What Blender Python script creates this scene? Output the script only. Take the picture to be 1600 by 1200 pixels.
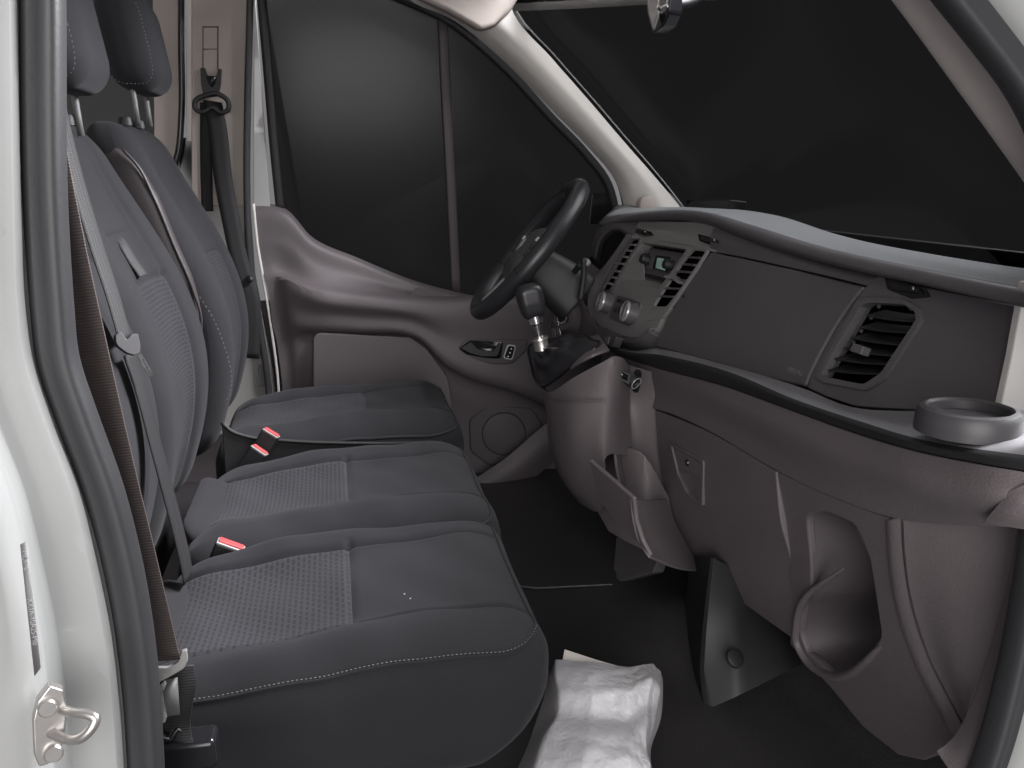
import bpy, bmesh, math, random
import numpy as np
from mathutils import Matrix, Vector
from mathutils.geometry import delaunay_2d_cdt
R = math.radians
random.seed(7); np.random.seed(7)
for o in list(bpy.data.objects): bpy.data.objects.remove(o)
sc = bpy.context.scene
COL = sc.collection

# ------------------------------------------------------------------ camera
# x = towards the front of the van, y = across to the driver's side, z = up (floor = 0)
CAM = np.array((.228, -1.113, .863)); YAW, PIT, FPX = R(11.14), R(12.98), 1410.
FW = np.array((math.sin(YAW)*math.cos(PIT), math.cos(YAW)*math.cos(PIT), -math.sin(PIT)))
RT = np.array((math.cos(YAW), -math.sin(YAW), 0.)); UP = np.cross(RT, FW)
cd = bpy.data.cameras.new('camera'); cam = bpy.data.objects.new('camera', cd); COL.objects.link(cam)
cd.sensor_width = 36; cd.lens = 36*FPX/1600; cd.clip_start = .02; cd.clip_end = 100
M = Matrix.Identity(4)
for i in range(3):
    M[i][0], M[i][1], M[i][2], M[i][3] = RT[i], UP[i], -FW[i], CAM[i]
cam.matrix_world = M
sc.camera = cam

# ------------------------------------------------------------------ world, lamps, exposure
w = bpy.data.worlds.new('World'); sc.world = w; w.use_nodes = True
w.node_tree.nodes['Background'].inputs[0].default_value = (1, .975, 1, 1)
w.node_tree.nodes['Background'].inputs[1].default_value = .2
def area(name, loc, target, size, power, col=(1, 1, 1), sy=None):
    l = bpy.data.lights.new(name, 'AREA'); l.energy = power; l.color = col
    l.shape = 'RECTANGLE'; l.size = size; l.size_y = sy or size
    o = bpy.data.objects.new(name, l); COL.objects.link(o); o.location = loc
    o.rotation_euler = (Vector(target)-Vector(loc)).to_track_quat('-Z', 'Y').to_euler()
    return o
area('lamp_doorway', (-.2, -4.0, 1.35), (.5, .4, .5), 3.0, 185, (1, .975, .965))
area('lamp_windscreen', (2.7, .5, 2.5), (.7, .5, .6), 2.2, 1250, (.98, .975, 1))
sc.view_settings.view_transform = 'Standard'; sc.view_settings.look = 'None'
sc.view_settings.exposure = 0; sc.view_settings.gamma = 1; sc.view_settings.use_curve_mapping = False
sc.render.engine = 'CYCLES'; sc.cycles.max_bounces = 8; sc.cycles.transparent_max_bounces = 12

# ------------------------------------------------------------------ measuring: a sight line of the survey photo cut with a known plane
def U(px, py, x=None, y=None, z=None, pl=None, off=0.):
    d = FW + RT*(px-800)/FPX - UP*(py-600)/FPX
    if pl is not None:
        p0, n = pl; p = CAM + d*(np.dot(p0-CAM, n)/np.dot(d, n))
        return p + n*off
    for i, v in enumerate((x, y, z)):
        if v is not None: return CAM + d*(v-CAM[i])/d[i]
def plane(p0, n):
    n = np.array(n, float); return (np.array(p0, float), n/np.linalg.norm(n))
def plane3(a, b, c):
    n = np.cross(b-a, c-a); n /= np.linalg.norm(n)
    if np.dot(n, CAM-a) < 0: n = -n
    return (a, n)

# ------------------------------------------------------------------ materials
def nodes(name):
    m = bpy.data.materials.new(name); m.use_nodes = True; nt = m.node_tree
    return m, nt, nt.nodes['Principled BSDF']
def plastic(name, col, rough=.5, grain=900, bump=.12, var=.12, metal=0., spec=.5, coat=0., wear=0.):
    m, nt, b = nodes(name); N, L = nt.nodes, nt.links
    tc = N.new('ShaderNodeTexCoord')
    n1 = N.new('ShaderNodeTexNoise'); n1.inputs['Scale'].default_value = 9; n1.inputs['Detail'].default_value = 6
    L.new(tc.outputs['Object'], n1.inputs['Vector'])
    mx = N.new('ShaderNodeMix'); mx.data_type = 'RGBA'
    c = np.array(col)
    mx.inputs[6].default_value = (*(c*(1-var)), 1); mx.inputs[7].default_value = (*(c*(1+var)), 1)
    L.new(n1.outputs['Fac'], mx.inputs[0])
    out = mx.outputs[2]
    if wear > 0:      # scattered pale scuffs
        n3 = N.new('ShaderNodeTexNoise'); n3.inputs['Scale'].default_value = 55; n3.inputs['Detail'].default_value = 9; n3.inputs['Roughness'].default_value = .75
        L.new(tc.outputs['Object'], n3.inputs['Vector'])
        rp = N.new('ShaderNodeMapRange'); rp.inputs[1].default_value = .66; rp.inputs[2].default_value = .8; rp.inputs[4].default_value = wear
        L.new(n3.outputs['Fac'], rp.inputs[0])
        m2 = N.new('ShaderNodeMix'); m2.data_type = 'RGBA'; L.new(rp.outputs[0], m2.inputs[0]); L.new(out, m2.inputs[6])
        m2.inputs[7].default_value = (*(c*1.8+.03), 1); out = m2.outputs[2]
    L.new(out, b.inputs['Base Color'])
    rr = N.new('ShaderNodeMapRange'); rr.inputs[3].default_value = max(.03, rough-.07); rr.inputs[4].default_value = min(1, rough+.07)
    L.new(n1.outputs['Fac'], rr.inputs[0]); L.new(rr.outputs[0], b.inputs['Roughness'])
    b.inputs['Metallic'].default_value = metal; b.inputs['Specular IOR Level'].default_value = spec; b.inputs['Coat Weight'].default_value = coat
    if bump > 0:
        n2 = N.new('ShaderNodeTexNoise'); n2.inputs['Scale'].default_value = grain; n2.inputs['Detail'].default_value = 2
        L.new(tc.outputs['Object'], n2.inputs['Vector'])
        bp = N.new('ShaderNodeBump'); bp.inputs['Strength'].default_value = bump; bp.inputs['Distance'].default_value = .0015
        L.new(n2.outputs['Fac'], bp.inputs['Height']); L.new(bp.outputs[0], b.inputs['Normal'])
    return m
def fabric(name, col, pattern=False, rot=0.):
    m, nt, b = nodes(name); N, L = nt.nodes, nt.links
    tc = N.new('ShaderNodeTexCoord'); c = np.array(col)
    n1 = N.new('ShaderNodeTexNoise'); n1.inputs['Scale'].default_value = 14; n1.inputs['Detail'].default_value = 5
    n2 = N.new('ShaderNodeTexNoise'); n2.inputs['Scale'].default_value = 1100; n2.inputs['Detail'].default_value = 2
    for n in (n1, n2): L.new(tc.outputs['Object'], n.inputs['Vector'])
    mx = N.new('ShaderNodeMix'); mx.data_type = 'RGBA'; mx.inputs[6].default_value = (*(c*.6), 1); mx.inputs[7].default_value = (*(c*1.4), 1)
    ad = N.new('ShaderNodeMath'); ad.operation = 'MULTIPLY_ADD'; ad.inputs[1].default_value = .6
    L.new(n2.outputs['Fac'], ad.inputs[0])
    hf = N.new('ShaderNodeMath'); hf.operation = 'MULTIPLY'; hf.inputs[1].default_value = .4
    L.new(n1.outputs['Fac'], hf.inputs[0]); L.new(hf.outputs[0], ad.inputs[2]); L.new(ad.outputs[0], mx.inputs[0])
    bp = N.new('ShaderNodeBump'); bp.inputs['Strength'].default_value = .25; bp.inputs['Distance'].default_value = .001
    L.new(n2.outputs['Fac'], bp.inputs['Height']); out = mx.outputs[2]; nrm = bp.outputs[0]
    if pattern:      # woven dashes
        mp = N.new('ShaderNodeMapping'); mp.inputs['Rotation'].default_value = (0, 0, rot); L.new(tc.outputs['UV'], mp.inputs['Vector'])
        br = N.new('ShaderNodeTexBrick'); br.offset = .5; br.inputs['Scale'].default_value = 1
        br.inputs['Brick Width'].default_value = .013; br.inputs['Row Height'].default_value = .0072
        br.inputs['Mortar Size'].default_value = .0025; br.inputs['Mortar Smooth'].default_value = .5
        L.new(mp.outputs[0], br.inputs['Vector'])
        m2 = N.new('ShaderNodeMix'); m2.data_type = 'RGBA'; m2.blend_type = 'MULTIPLY'
        ml = N.new('ShaderNodeMath'); ml.operation = 'SUBTRACT'; ml.inputs[0].default_value = 1.; L.new(br.outputs['Fac'], ml.inputs[1])
        m3 = N.new('ShaderNodeMath'); m3.operation = 'MULTIPLY'; m3.inputs[1].default_value = .45; L.new(ml.outputs[0], m3.inputs[0])
        L.new(m3.outputs[0], m2.inputs[0]); L.new(out, m2.inputs[6]); m2.inputs[7].default_value = (.2, .2, .2, 1); out = m2.outputs[2]
        b2 = N.new('ShaderNodeBump'); b2.inputs['Strength'].default_value = .3; b2.inputs['Distance'].default_value = .002
        L.new(br.outputs['Fac'], b2.inputs['Height']); L.new(nrm, b2.inputs['Normal']); nrm = b2.outputs[0]
    L.new(out, b.inputs['Base Color']); L.new(nrm, b.inputs['Normal'])
    b.inputs['Roughness'].default_value = .9; b.inputs['Specular IOR Level'].default_value = .2
    b.inputs['Sheen Weight'].default_value = .06; b.inputs['Sheen Roughness'].default_value = .5; b.inputs['Sheen Tint'].default_value = (.85, .85, .9, 1)
    return m
def webbing(name, col, stripes=0):
    m, nt, b = nodes(name); N, L = nt.nodes, nt.links; c = np.array(col)
    tc = N.new('ShaderNodeTexCoord'); wv = N.new('ShaderNodeTexWave'); wv.inputs['Scale'].default_value = 130; wv.bands_direction = 'Y'
    wv.inputs['Distortion'].default_value = .6
    L.new(tc.outputs['UV'], wv.inputs['Vector'])
    mx = N.new('ShaderNodeMix'); mx.data_type = 'RGBA'; mx.inputs[6].default_value = (*(c*.75), 1); mx.inputs[7].default_value = (*(c*1.2), 1)
    L.new(wv.outputs['Fac'], mx.inputs[0]); out = mx.outputs[2]
    if stripes:
        w2 = N.new('ShaderNodeTexWave'); w2.inputs['Scale'].default_value = stripes; w2.bands_direction = 'X'; L.new(tc.outputs['UV'], w2.inputs['Vector'])
        m2 = N.new('ShaderNodeMix'); m2.data_type = 'RGBA'; L.new(w2.outputs['Fac'], m2.inputs[0]); L.new(out, m2.inputs[6]); m2.inputs[7].default_value = (*(c*1.7), 1); out = m2.outputs[2]
    L.new(out, b.inputs['Base Color']); b.inputs['Roughness'].default_value = .7
    bp = N.new('ShaderNodeBump'); bp.inputs['Strength'].default_value = .3; bp.inputs['Distance'].default_value = .001
    L.new(wv.outputs['Fac'], bp.inputs['Height']); L.new(bp.outputs[0], b.inputs['Normal'])
    return m
def glass(name, tint, refl=.06):
    m = bpy.data.materials.new(name); m.use_nodes = True; nt = m.node_tree; N, L = nt.nodes, nt.links
    N.remove(N['Principled BSDF']); out = N['Material Output']
    t = N.new('ShaderNodeBsdfTransparent'); t.inputs[0].default_value = (*tint, 1)
    g = N.new('ShaderNodeBsdfGlossy'); g.inputs['Roughness'].default_value = .2; g.inputs[0].default_value = (1, 1, 1, 1)
    lw = N.new('ShaderNodeValue'); lw.outputs[0].default_value = .012
    mx = N.new('ShaderNodeMixShader'); L.new(lw.outputs[0], mx.inputs[0]); L.new(t.outputs[0], mx.inputs[1]); L.new(g.outputs[0], mx.inputs[2])
    L.new(mx.outputs[0], out.inputs[0]); return m
def emit(name, col, s):
    m, nt, b = nodes(name); b.inputs['Base Color'].default_value = (*col, 1); b.inputs['Emission Color'].default_value = (*col, 1); b.inputs['Emission Strength'].default_value = s
    return m
def crumple(name, col):
    m, nt, b = nodes(name); N, L = nt.nodes, nt.links; tc = N.new('ShaderNodeTexCoord')
    hs = []
    for sc_, st in ((14, .2), (48, .2)):
        nz = N.new('ShaderNodeTexNoise'); nz.inputs['Scale'].default_value = sc_; nz.inputs['Detail'].default_value = 3; nz.inputs['Distortion'].default_value = 1.2
        mp = N.new('ShaderNodeMapping'); mp.inputs['Scale'].default_value = (1.6, .7, 1); L.new(tc.outputs['Object'], mp.inputs[0]); L.new(mp.outputs[0], nz.inputs['Vector'])
        a = N.new('ShaderNodeMath'); a.operation = 'SUBTRACT'; a.inputs[1].default_value = .5; L.new(nz.outputs['Fac'], a.inputs[0])
        c = N.new('ShaderNodeMath'); c.operation = 'ABSOLUTE'; L.new(a.outputs[0], c.inputs[0]); hs.append((c, st))
    prev = None
    for c, st in hs:
        bp = N.new('ShaderNodeBump'); bp.invert = True; bp.inputs['Strength'].default_value = st; bp.inputs['Distance'].default_value = .012; L.new(c.outputs[0], bp.inputs['Height'])
        if prev: L.new(prev.outputs[0], bp.inputs['Normal'])
        prev = bp
    L.new(prev.outputs[0], b.inputs['Normal']); b.inputs['Base Color'].default_value = (*col, 1); b.inputs['Roughness'].default_value = .27
    b.inputs['Subsurface Weight'].default_value = .15; b.inputs['Subsurface Radius'].default_value = (.01, .01, .01)
    return m
MT = dict(
    paint=plastic('white_paint', (.355, .362, .357), .3, 60, .02, .06, coat=.5),
    cream=plastic('cream_trim', (.74, .715, .68), .5, 700, .08, .05),
    beige=plastic('beige_trim', (.38, .335, .31), .6, 700, .1, .05),
    mauve=plastic('greige_pillar_trim', (.50, .45, .44), .65, 900, .1, .04),
    rubber=plastic('rubber_seal', (.033, .033, .036), .5, 300, .1, .15, wear=.12),
    black=plastic('black_plastic', (.018, .018, .02), .55, 900, .12, .15),
    gloss=plastic('gloss_black', (.012, .012, .014), .18, 900, .0, .1),
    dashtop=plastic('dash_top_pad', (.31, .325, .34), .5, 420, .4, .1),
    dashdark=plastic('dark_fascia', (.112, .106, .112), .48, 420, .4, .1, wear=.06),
    airbag=plastic('airbag_skin', (.10, .097, .101), .5, 420, .4, .08, wear=.04),
    cup=plastic('cup_holder_black', (.055, .053, .057), .45, 900, .1, .1),
    stack=plastic('centre_stack_grey', (.25, .243, .238), .42, 900, .12, .08),
    shelf=plastic('shelf_grey', (.29, .285, .30), .5, 420, .4, .08, wear=.1),
    lower=plastic('lower_dash_taupe', (.146, .127, .132), .5, 380, .5, .1, wear=.22),
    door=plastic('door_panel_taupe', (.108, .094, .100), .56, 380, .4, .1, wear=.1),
    doorlow=plastic('door_lower_dark', (.06, .05, .056), .55, 800, .2, .1),
    mat=plastic('rubber_mat', (.05, .048, .051), .36, 260, .7, .3, wear=.1),
    seat=fabric('seat_cloth', (.0225, .022, .025)),
    seatb=fabric('seat_cloth_side', (.019, .0187, .0212)),
    insert=fabric('seat_insert_cloth', (.037, .0367, .0415), True),
    insertb=fabric('seat_insert_cloth_back', (.031, .0307, .035), True),
    thread=plastic('thread', (.16, .155, .16), .8, 300, 0),
    armleather=plastic('armrest_leather', (.05, .043, .046), .42, 500, .25, .2),
    leather=plastic('black_leather', (.02, .019, .022), .33, 500, .3, .2),
    wheel=plastic('steering_leather', (.024, .024, .027), .34, 700, .2, .15),
    hub=plastic('steering_hub_grey', (.075, .078, .076), .45, 900, .12, .08),
    chrome=plastic('chrome', (.75, .75, .75), .16, 100, 0, .03, metal=1),
    steel=plastic('zinc_steel', (.52, .5, .48), .36, 120, .1, .15, metal=.9),
    silver=plastic('silver_plastic', (.5, .5, .5), .3, 100, 0, .04, metal=.4),
    belt=webbing('brown_webbing', (.06, .046, .043)),
    beltg=webbing('grey_webbing', (.026, .026, .027), 42),
    beltk=webbing('black_webbing', (.014, .013, .015)),
    red=plastic('buckle_red', (.62, .07, .075), .4, 200, .05, .08),
    bagm=crumple('white_polythene', (.8, .79, .82)),
    paper=plastic('paper', (.8, .75, .7), .8, 400, .05, .05),
    label=plastic('grey_label', (.13, .13, .13), .5, 200, .02, .08),
    white=plastic('white_print', (.7, .7, .7), .6, 200, 0, .02),
    greyprint=plastic('grey_print', (.17, .17, .175), .6, 200, 0, .02),
    orange=plastic('orange_print', (.75, .2, .03), .5, 200, 0, .02),
    rust=plastic('rust_brown', (.2, .14, .1), .7, 200, .2, .3),
    glass=glass('tinted_glass', (.215, .215, .215)),
    ventshade=plastic('vent_shade_black', (.004, .004, .004), .95, 100, 0, .1, spec=0.),  # near-black that stands in for the shade inside the vents
    lcd=emit('lcd', (.33, .47, .42), .22),
    cabin=plastic('cargo_dark', (.04, .046, .044), .6, 100, 0, .1),
)

# ------------------------------------------------------------------ object helpers
def root(name, label, cat, loc=(0, 0, 0), group=None, kind=None):
    o = bpy.data.objects.new(name, None); COL.objects.link(o); o.location = loc; o.empty_display_size = .05
    tag(o, label, cat, group, kind); return o
def tag(o, label=None, cat=None, group=None, kind=None):
    if label: o['label'] = label
    if cat: o['category'] = cat
    if group: o['group'] = group
    if kind: o['kind'] = kind
    elif cat: o['kind'] = 'thing'
    return o
def mk(name, V, Fc, mat, parent=None, smooth=True, bevel=0., solid=0., sub=0, uv=None, seg=2, ang=35, label=None):
    me = bpy.data.meshes.new(name)
    me.from_pydata([tuple(map(float, v)) for v in V], [], [tuple(map(int, f)) for f in Fc]); me.update()
    if uv is not None:
        lay = me.uv_layers.new(name='UVMap'); idx = np.empty(len(me.loops), np.int32); me.loops.foreach_get('vertex_index', idx)
        lay.data.foreach_set('uv', np.asarray(uv, np.float32)[idx].ravel())
    me.materials.append(MT[mat] if isinstance(mat, str) else mat)
    o = bpy.data.objects.new(name, me); COL.objects.link(o)
    if parent is not None:
        o.parent = parent
        if parent.type == 'EMPTY': o.matrix_parent_inverse = Matrix.Translation(-Vector(parent.location))
    if smooth: me.polygons.foreach_set('use_smooth', [True]*len(me.polygons))
    if solid: s = o.modifiers.new('thick', 'SOLIDIFY'); s.thickness = abs(solid); s.offset = -1 if solid > 0 else 1
    if bevel:
        b = o.modifiers.new('round', 'BEVEL'); b.width = bevel; b.segments = seg; b.limit_method = 'ANGLE'; b.angle_limit = R(ang); b.harden_normals = True
    elif smooth and solid: me.set_sharp_from_angle(angle=R(50))
    if sub: s = o.modifiers.new('sub', 'SUBSURF'); s.levels = s.render_levels = sub
    if label: o['label'] = label
    return o
def cat(P, n, closed=False):
    P = np.asarray(P, float); m = len(P)
    if m == 2 and not closed: return P[0]+(P[1]-P[0])*np.linspace(0, 1, n)[:, None]
    if closed: Q = np.vstack([P[-1], P, P[0], P[1]]); k = m
    else: Q = np.vstack([2*P[0]-P[1], P, 2*P[-1]-P[-2]]); k = m-1
    d = np.linalg.norm(np.diff(Q[1:k+2], axis=0), axis=1)+1e-9; cum = np.r_[0, np.cumsum(d)]
    s = np.linspace(0, cum[-1], n, endpoint=not closed); out = []
    for v in s:
        i = min(k-1, int(np.searchsorted(cum, v, 'right')-1)); t = (v-cum[i])/d[i]
        a, b, c, e = Q[i], Q[i+1], Q[i+2], Q[i+3]
        # centripetal-ish tangents scaled by chord
        d0 = np.linalg.norm(b-a)+1e-9; d1 = np.linalg.norm(c-b)+1e-9; d2 = np.linalg.norm(e-c)+1e-9
        m1 = ((c-b)/d1*d0+(b-a)/d0*d1)/(d0+d1)*d1; m2 = ((e-c)/d2*d1+(c-b)/d1*d2)/(d1+d2)*d1
        out.append((2*t**3-3*t*t+1)*b+(t**3-2*t*t+t)*m1+(-2*t**3+3*t*t)*c+(t**3-t*t)*m2)
    return np.array(out)
def face_cam(V, Fc):      # make an open sheet's faces point to the side the cab is seen from
    V = np.asarray(V); s = 0
    for f in Fc[::max(1, len(Fc)//60)]:
        a, b, c = V[f[0]], V[f[1]], V[f[2]]; n = np.cross(b-a, c-a); s += np.dot(n, CAM-a)
    return [f[::-1] for f in Fc] if s < 0 else Fc
def loft(name, curves, nu, nv, mat, parent=None, solid=.006, bevel=.002, lin=False, **k):
    C = np.array([cat(c, nu) for c in curves])
    G = np.array([(cat(C[:, i], nv) if not lin else np.array([np.interp(np.linspace(0, len(C)-1, nv), range(len(C)), C[:, i, j]) for j in range(3)]).T) for i in range(nu)])
    V = G.reshape(-1, 3); Fc = [(i*nv+j, i*nv+j+1, (i+1)*nv+j+1, (i+1)*nv+j) for i in range(nu-1) for j in range(nv-1)]
    uv = [(i/(nu-1), j/(nv-1)) for i in range(nu) for j in range(nv)]
    return mk(name, V, face_cam(V, Fc), mat, parent, solid=solid, bevel=bevel, uv=uv, **k)
def sweep(name, path, sec, mat, parent=None, closed=False, up=(0, 1, 0), n=60, scale=None, **k):
    P = cat(path, n, closed); N_ = len(P); m = len(sec); V = []
    for i in range(N_):
        if closed: t = P[(i+1) % N_]-P[i-1]
        else: t = P[min(i+1, N_-1)]-P[max(i-1, 0)]
        t /= np.linalg.norm(t); a = np.cross(t, up); a /= np.linalg.norm(a)+1e-9; b = np.cross(a, t)
        s = 1 if scale is None else np.interp(i/(N_-1), np.linspace(0, 1, len(scale)), scale)
        V += [P[i]+(a*p+b*q)*s for p, q in sec]
    Fc = [(i*m+j, i*m+(j+1) % m, ((i+1) % N_)*m+(j+1) % m, ((i+1) % N_)*m+j) for i in range(N_ if closed else N_-1) for j in range(m)]
    if not closed: Fc += [tuple(range(m))[::-1], tuple((N_-1)*m+j for j in range(m))]
    o = mk(name, V, Fc, mat, parent, **k); bm = bmesh.new(); bm.from_mesh(o.data); bmesh.ops.recalc_face_normals(bm, faces=bm.faces); bm.to_mesh(o.data); bm.free()
    return o
def circ(r, n=10, rb=None): return [(r*math.cos(2*math.pi*i/n), (rb or r)*math.sin(2*math.pi*i/n)) for i in range(n)]
def rect(a, b, r=.25, n=3):
    r = min(a, b)*r; out = []
    for cx, cy, t0 in ((a-r, b-r, 0), (-a+r, b-r, 90), (-a+r, -b+r, 180), (a-r, -b+r, 270)):
        out += [(cx+r*math.cos(R(t0+90*i/(n-1))), cy+r*math.sin(R(t0+90*i/(n-1)))) for i in range(n)]
    return out
def tube(name, path, r, mat, parent=None, n=30, m=10, **k): return sweep(name, path, circ(r, m), mat, parent, n=n, up=k.pop('up', (.13, .97, .2)), **k)
def plate(name, outer, normal, depth, mat, parent=None, holes=(), bevel=.002, seg=2, **k):
    """solid plate: outline(s) in 3D, front face on the outline, body going back along -normal"""
    nrm = np.array(normal, float); nrm /= np.linalg.norm(nrm)
    bm = bmesh.new(); E_ = []
    for lp in [outer]+list(holes):
        vs = [bm.verts.new(tuple(map(float, p))) for p in lp]
        E_ += [bm.edges.new((vs[i], vs[(i+1) % len(vs)])) for i in range(len(vs))]
    if holes:
        a_ = np.cross(nrm, (.3, .5, .81)); a_ /= np.linalg.norm(a_); b_ = np.cross(nrm, a_); vs = list(bm.verts); bm.verts.index_update()
        p2 = [Vector((np.dot(v.co, a_), np.dot(v.co, b_))) for v in vs]; ed = [(e.verts[0].index, e.verts[1].index) for e in E_]
        lps = []; k0 = 0
        for lp in [outer]+list(holes): lps.append(np.array(p2[k0:k0+len(lp)])); k0 += len(lp)
        def inside(p, q):
            x, y = p; r_ = False
            for i in range(len(q)):
                (x1, y1), (x2, y2) = q[i-1], q[i]
                if (y1 > y) != (y2 > y) and x < (x2-x1)*(y-y1)/(y2-y1)+x1: r_ = not r_
            return r_
        r = delaunay_2d_cdt(p2, ed, [], 0, 1e-7)
        for t in r[2]:
            c_ = sum((Vector(r[0][i]) for i in t), Vector((0, 0)))/3
            if inside(c_, lps[0]) and not any(inside(c_, h) for h in lps[1:]):
                ids = [r[3][i][0] for i in t if r[3][i]]
                if len(set(ids)) == 3:
                    try: bm.faces.new([vs[i] for i in ids])
                    except ValueError: pass
    else: bm.faces.new(list(bm.verts))
    bm.normal_update()
    for f in bm.faces:
        if f.normal.dot(Vector(nrm)) < 0: f.normal_flip()
    r = bmesh.ops.extrude_face_region(bm, geom=list(bm.faces))
    front = [f for f in bm.faces if f not in r['geom']]
    for g in r['geom']:
        if isinstance(g, bmesh.types.BMVert): g.co -= Vector(nrm*depth)
    bmesh.ops.recalc_face_normals(bm, faces=list(bm.faces))
    bm.verts.index_update(); V = [v.co[:] for v in bm.verts]; Fc = [[v.index for v in f.verts] for f in bm.faces]; bm.free()
    return mk(name, V, Fc, mat, parent, bevel=bevel, seg=seg, ang=30, **k)
def rnd(P, r=.25, n=5):      # round the corners of a polygon (r = share of the shorter edge)
    P = np.asarray(P, float); out = []
    for i in range(len(P)):
        a, b, c = P[i-1], P[i], P[(i+1) % len(P)]; l = min(np.linalg.norm(a-b), np.linalg.norm(c-b))*r
        p = b+(a-b)/np.linalg.norm(a-b)*l; q = b+(c-b)/np.linalg.norm(c-b)*l
        out += [(1-t)**2*p+2*t*(1-t)*b+t*t*q for t in np.linspace(0, 1, n)]
    return out
def rbox(size, rad, div, deform):
    """rounded box, centred; returns verts (after deform), faces, local coords, face ids per axis"""
    h = np.array(size)/2; rad = np.minimum(np.array(rad), h*.999); key = {}; V = []; Fc = []
    def idx(p):
        k = tuple(np.round(p, 6))
        if k not in key: key[k] = len(V); V.append(p)
        return key[k]
    for ax in range(3):
        b, c = [i for i in range(3) if i != ax]
        for s in (-1, 1):
            gb = np.linspace(-h[b], h[b], div[b]+1); gc = np.linspace(-h[c], h[c], div[c]+1); I = np.empty((div[b]+1, div[c]+1), int)
            for i, vb in enumerate(gb):
                for j, vc in enumerate(gc):
                    p = np.zeros(3); p[ax] = s*h[ax]; p[b] = vb; p[c] = vc; I[i, j] = idx(p)
            flip = (s > 0) != (ax == 1)
            for i in range(div[b]):
                for j in range(div[c]):
                    f = (I[i, j], I[i+1, j], I[i+1, j+1], I[i, j+1]); Fc.append(f if flip else f[::-1])
    V = np.array(V); q = np.clip(V, -h+rad, h-rad); d = (V-q)/rad; l = np.linalg.norm(d, axis=1, keepdims=True); l[l < 1e-9] = 1
    Lc = q+d/l*rad
    return deform(Lc.copy()), np.array(Fc), Lc
def lathe(name, prof, origin, axis, mat, parent=None, n=28, ring=False, **k):
    ax = np.array(axis, float); ax /= np.linalg.norm(ax); t = np.array((0, 1, 0)) if abs(ax[1]) < .9 else np.array((1, 0, 0))
    a = np.cross(ax, t); a /= np.linalg.norm(a); b = np.cross(ax, a); V = []; m = len(prof)
    for i in range(n):
        c, s = math.cos(2*math.pi*i/n), math.sin(2*math.pi*i/n)
        V += [np.array(origin)+ax*h+(a*c+b*s)*r for r, h in prof]
    Fc = [(i*m+j, i*m+j+1, ((i+1) % n)*m+j+1, ((i+1) % n)*m+j) for i in range(n) for j in range(m-1)]
    if ring: Fc += [(i*m+m-1, i*m, ((i+1) % n)*m, ((i+1) % n)*m+m-1) for i in range(n)]
    else: Fc += [tuple(i*m for i in range(n)), tuple(i*m+m-1 for i in range(n))[::-1]]
    o = mk(name, V, Fc, mat, parent, **k); bm = bmesh.new(); bm.from_mesh(o.data); bmesh.ops.remove_doubles(bm, verts=bm.verts, dist=1e-6); bmesh.ops.recalc_face_normals(bm, faces=bm.faces); bm.to_mesh(o.data); bm.free()
    o.data.set_sharp_from_angle(angle=R(40)); return o
def block(name, c, size, mat, parent=None, rot=None, r=.15, div=(2, 2, 2), bevel=.002, **k):
    h = np.array(size)/2; V = np.array([(x, y, z) for x in (-1, 1) for y in (-1, 1) for z in (-1, 1)])*h
    if rot is not None: V = V@np.array(rot).T
    Fc = [(0, 1, 3, 2), (4, 6, 7, 5), (0, 4, 5, 1), (2, 3, 7, 6), (0, 2, 6, 4), (1, 5, 7, 3)]
    return mk(name, V+np.array(c), Fc, mat, parent, bevel=bevel, **k)
def ribbon(name, path, wdir, width, mat, parent=None, thick=.0016, n=40):
    P = cat(path, n); Wd = cat(wdir, n) if np.ndim(wdir) == 2 else np.tile(np.array(wdir, float), (n, 1)); V = []; uv = []; s = 0
    for i in range(n):
        w_ = Wd[i]/np.linalg.norm(Wd[i])*width/2
        if i: s += np.linalg.norm(P[i]-P[i-1])
        for q in (-1, -.33, .33, 1): V.append(P[i]+w_*q); uv.append((q*width/2, s))
    Fc = [(i*4+j, i*4+j+1, i*4+j+5, i*4+j+4) for i in range(n-1) for j in range(3)]
    return mk(name, V, face_cam(V, Fc), mat, parent, solid=thick, uv=uv)
def text(name, body, p, xdir, ydir, size, mat, parent=None, ext=.0003):
    c = bpy.data.curves.new(name, 'FONT'); c.body = body; c.size = size; c.extrude = ext; c.align_x = 'LEFT'; c.materials.append(MT[mat])
    tmp = bpy.data.objects.new(name+'_curve', c); COL.objects.link(tmp); bpy.context.view_layer.update()
    me = bpy.data.meshes.new_from_object(tmp.evaluated_get(bpy.context.evaluated_depsgraph_get())); bpy.data.objects.remove(tmp); bpy.data.curves.remove(c)
    o = bpy.data.objects.new(name, me); COL.objects.link(o)
    x = Vector(xdir).normalized(); z = x.cross(Vector(ydir)).normalized(); y = z.cross(x); m = Matrix.Identity(4)
    for i in range(3): m[i][0], m[i][1], m[i][2], m[i][3] = x[i], y[i], z[i], p[i]
    if parent is not None:
        o.parent = parent
        if parent.type == 'EMPTY': o.matrix_parent_inverse = Matrix.Translation(-Vector(parent.location))
    o.matrix_basis = m; return o
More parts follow.
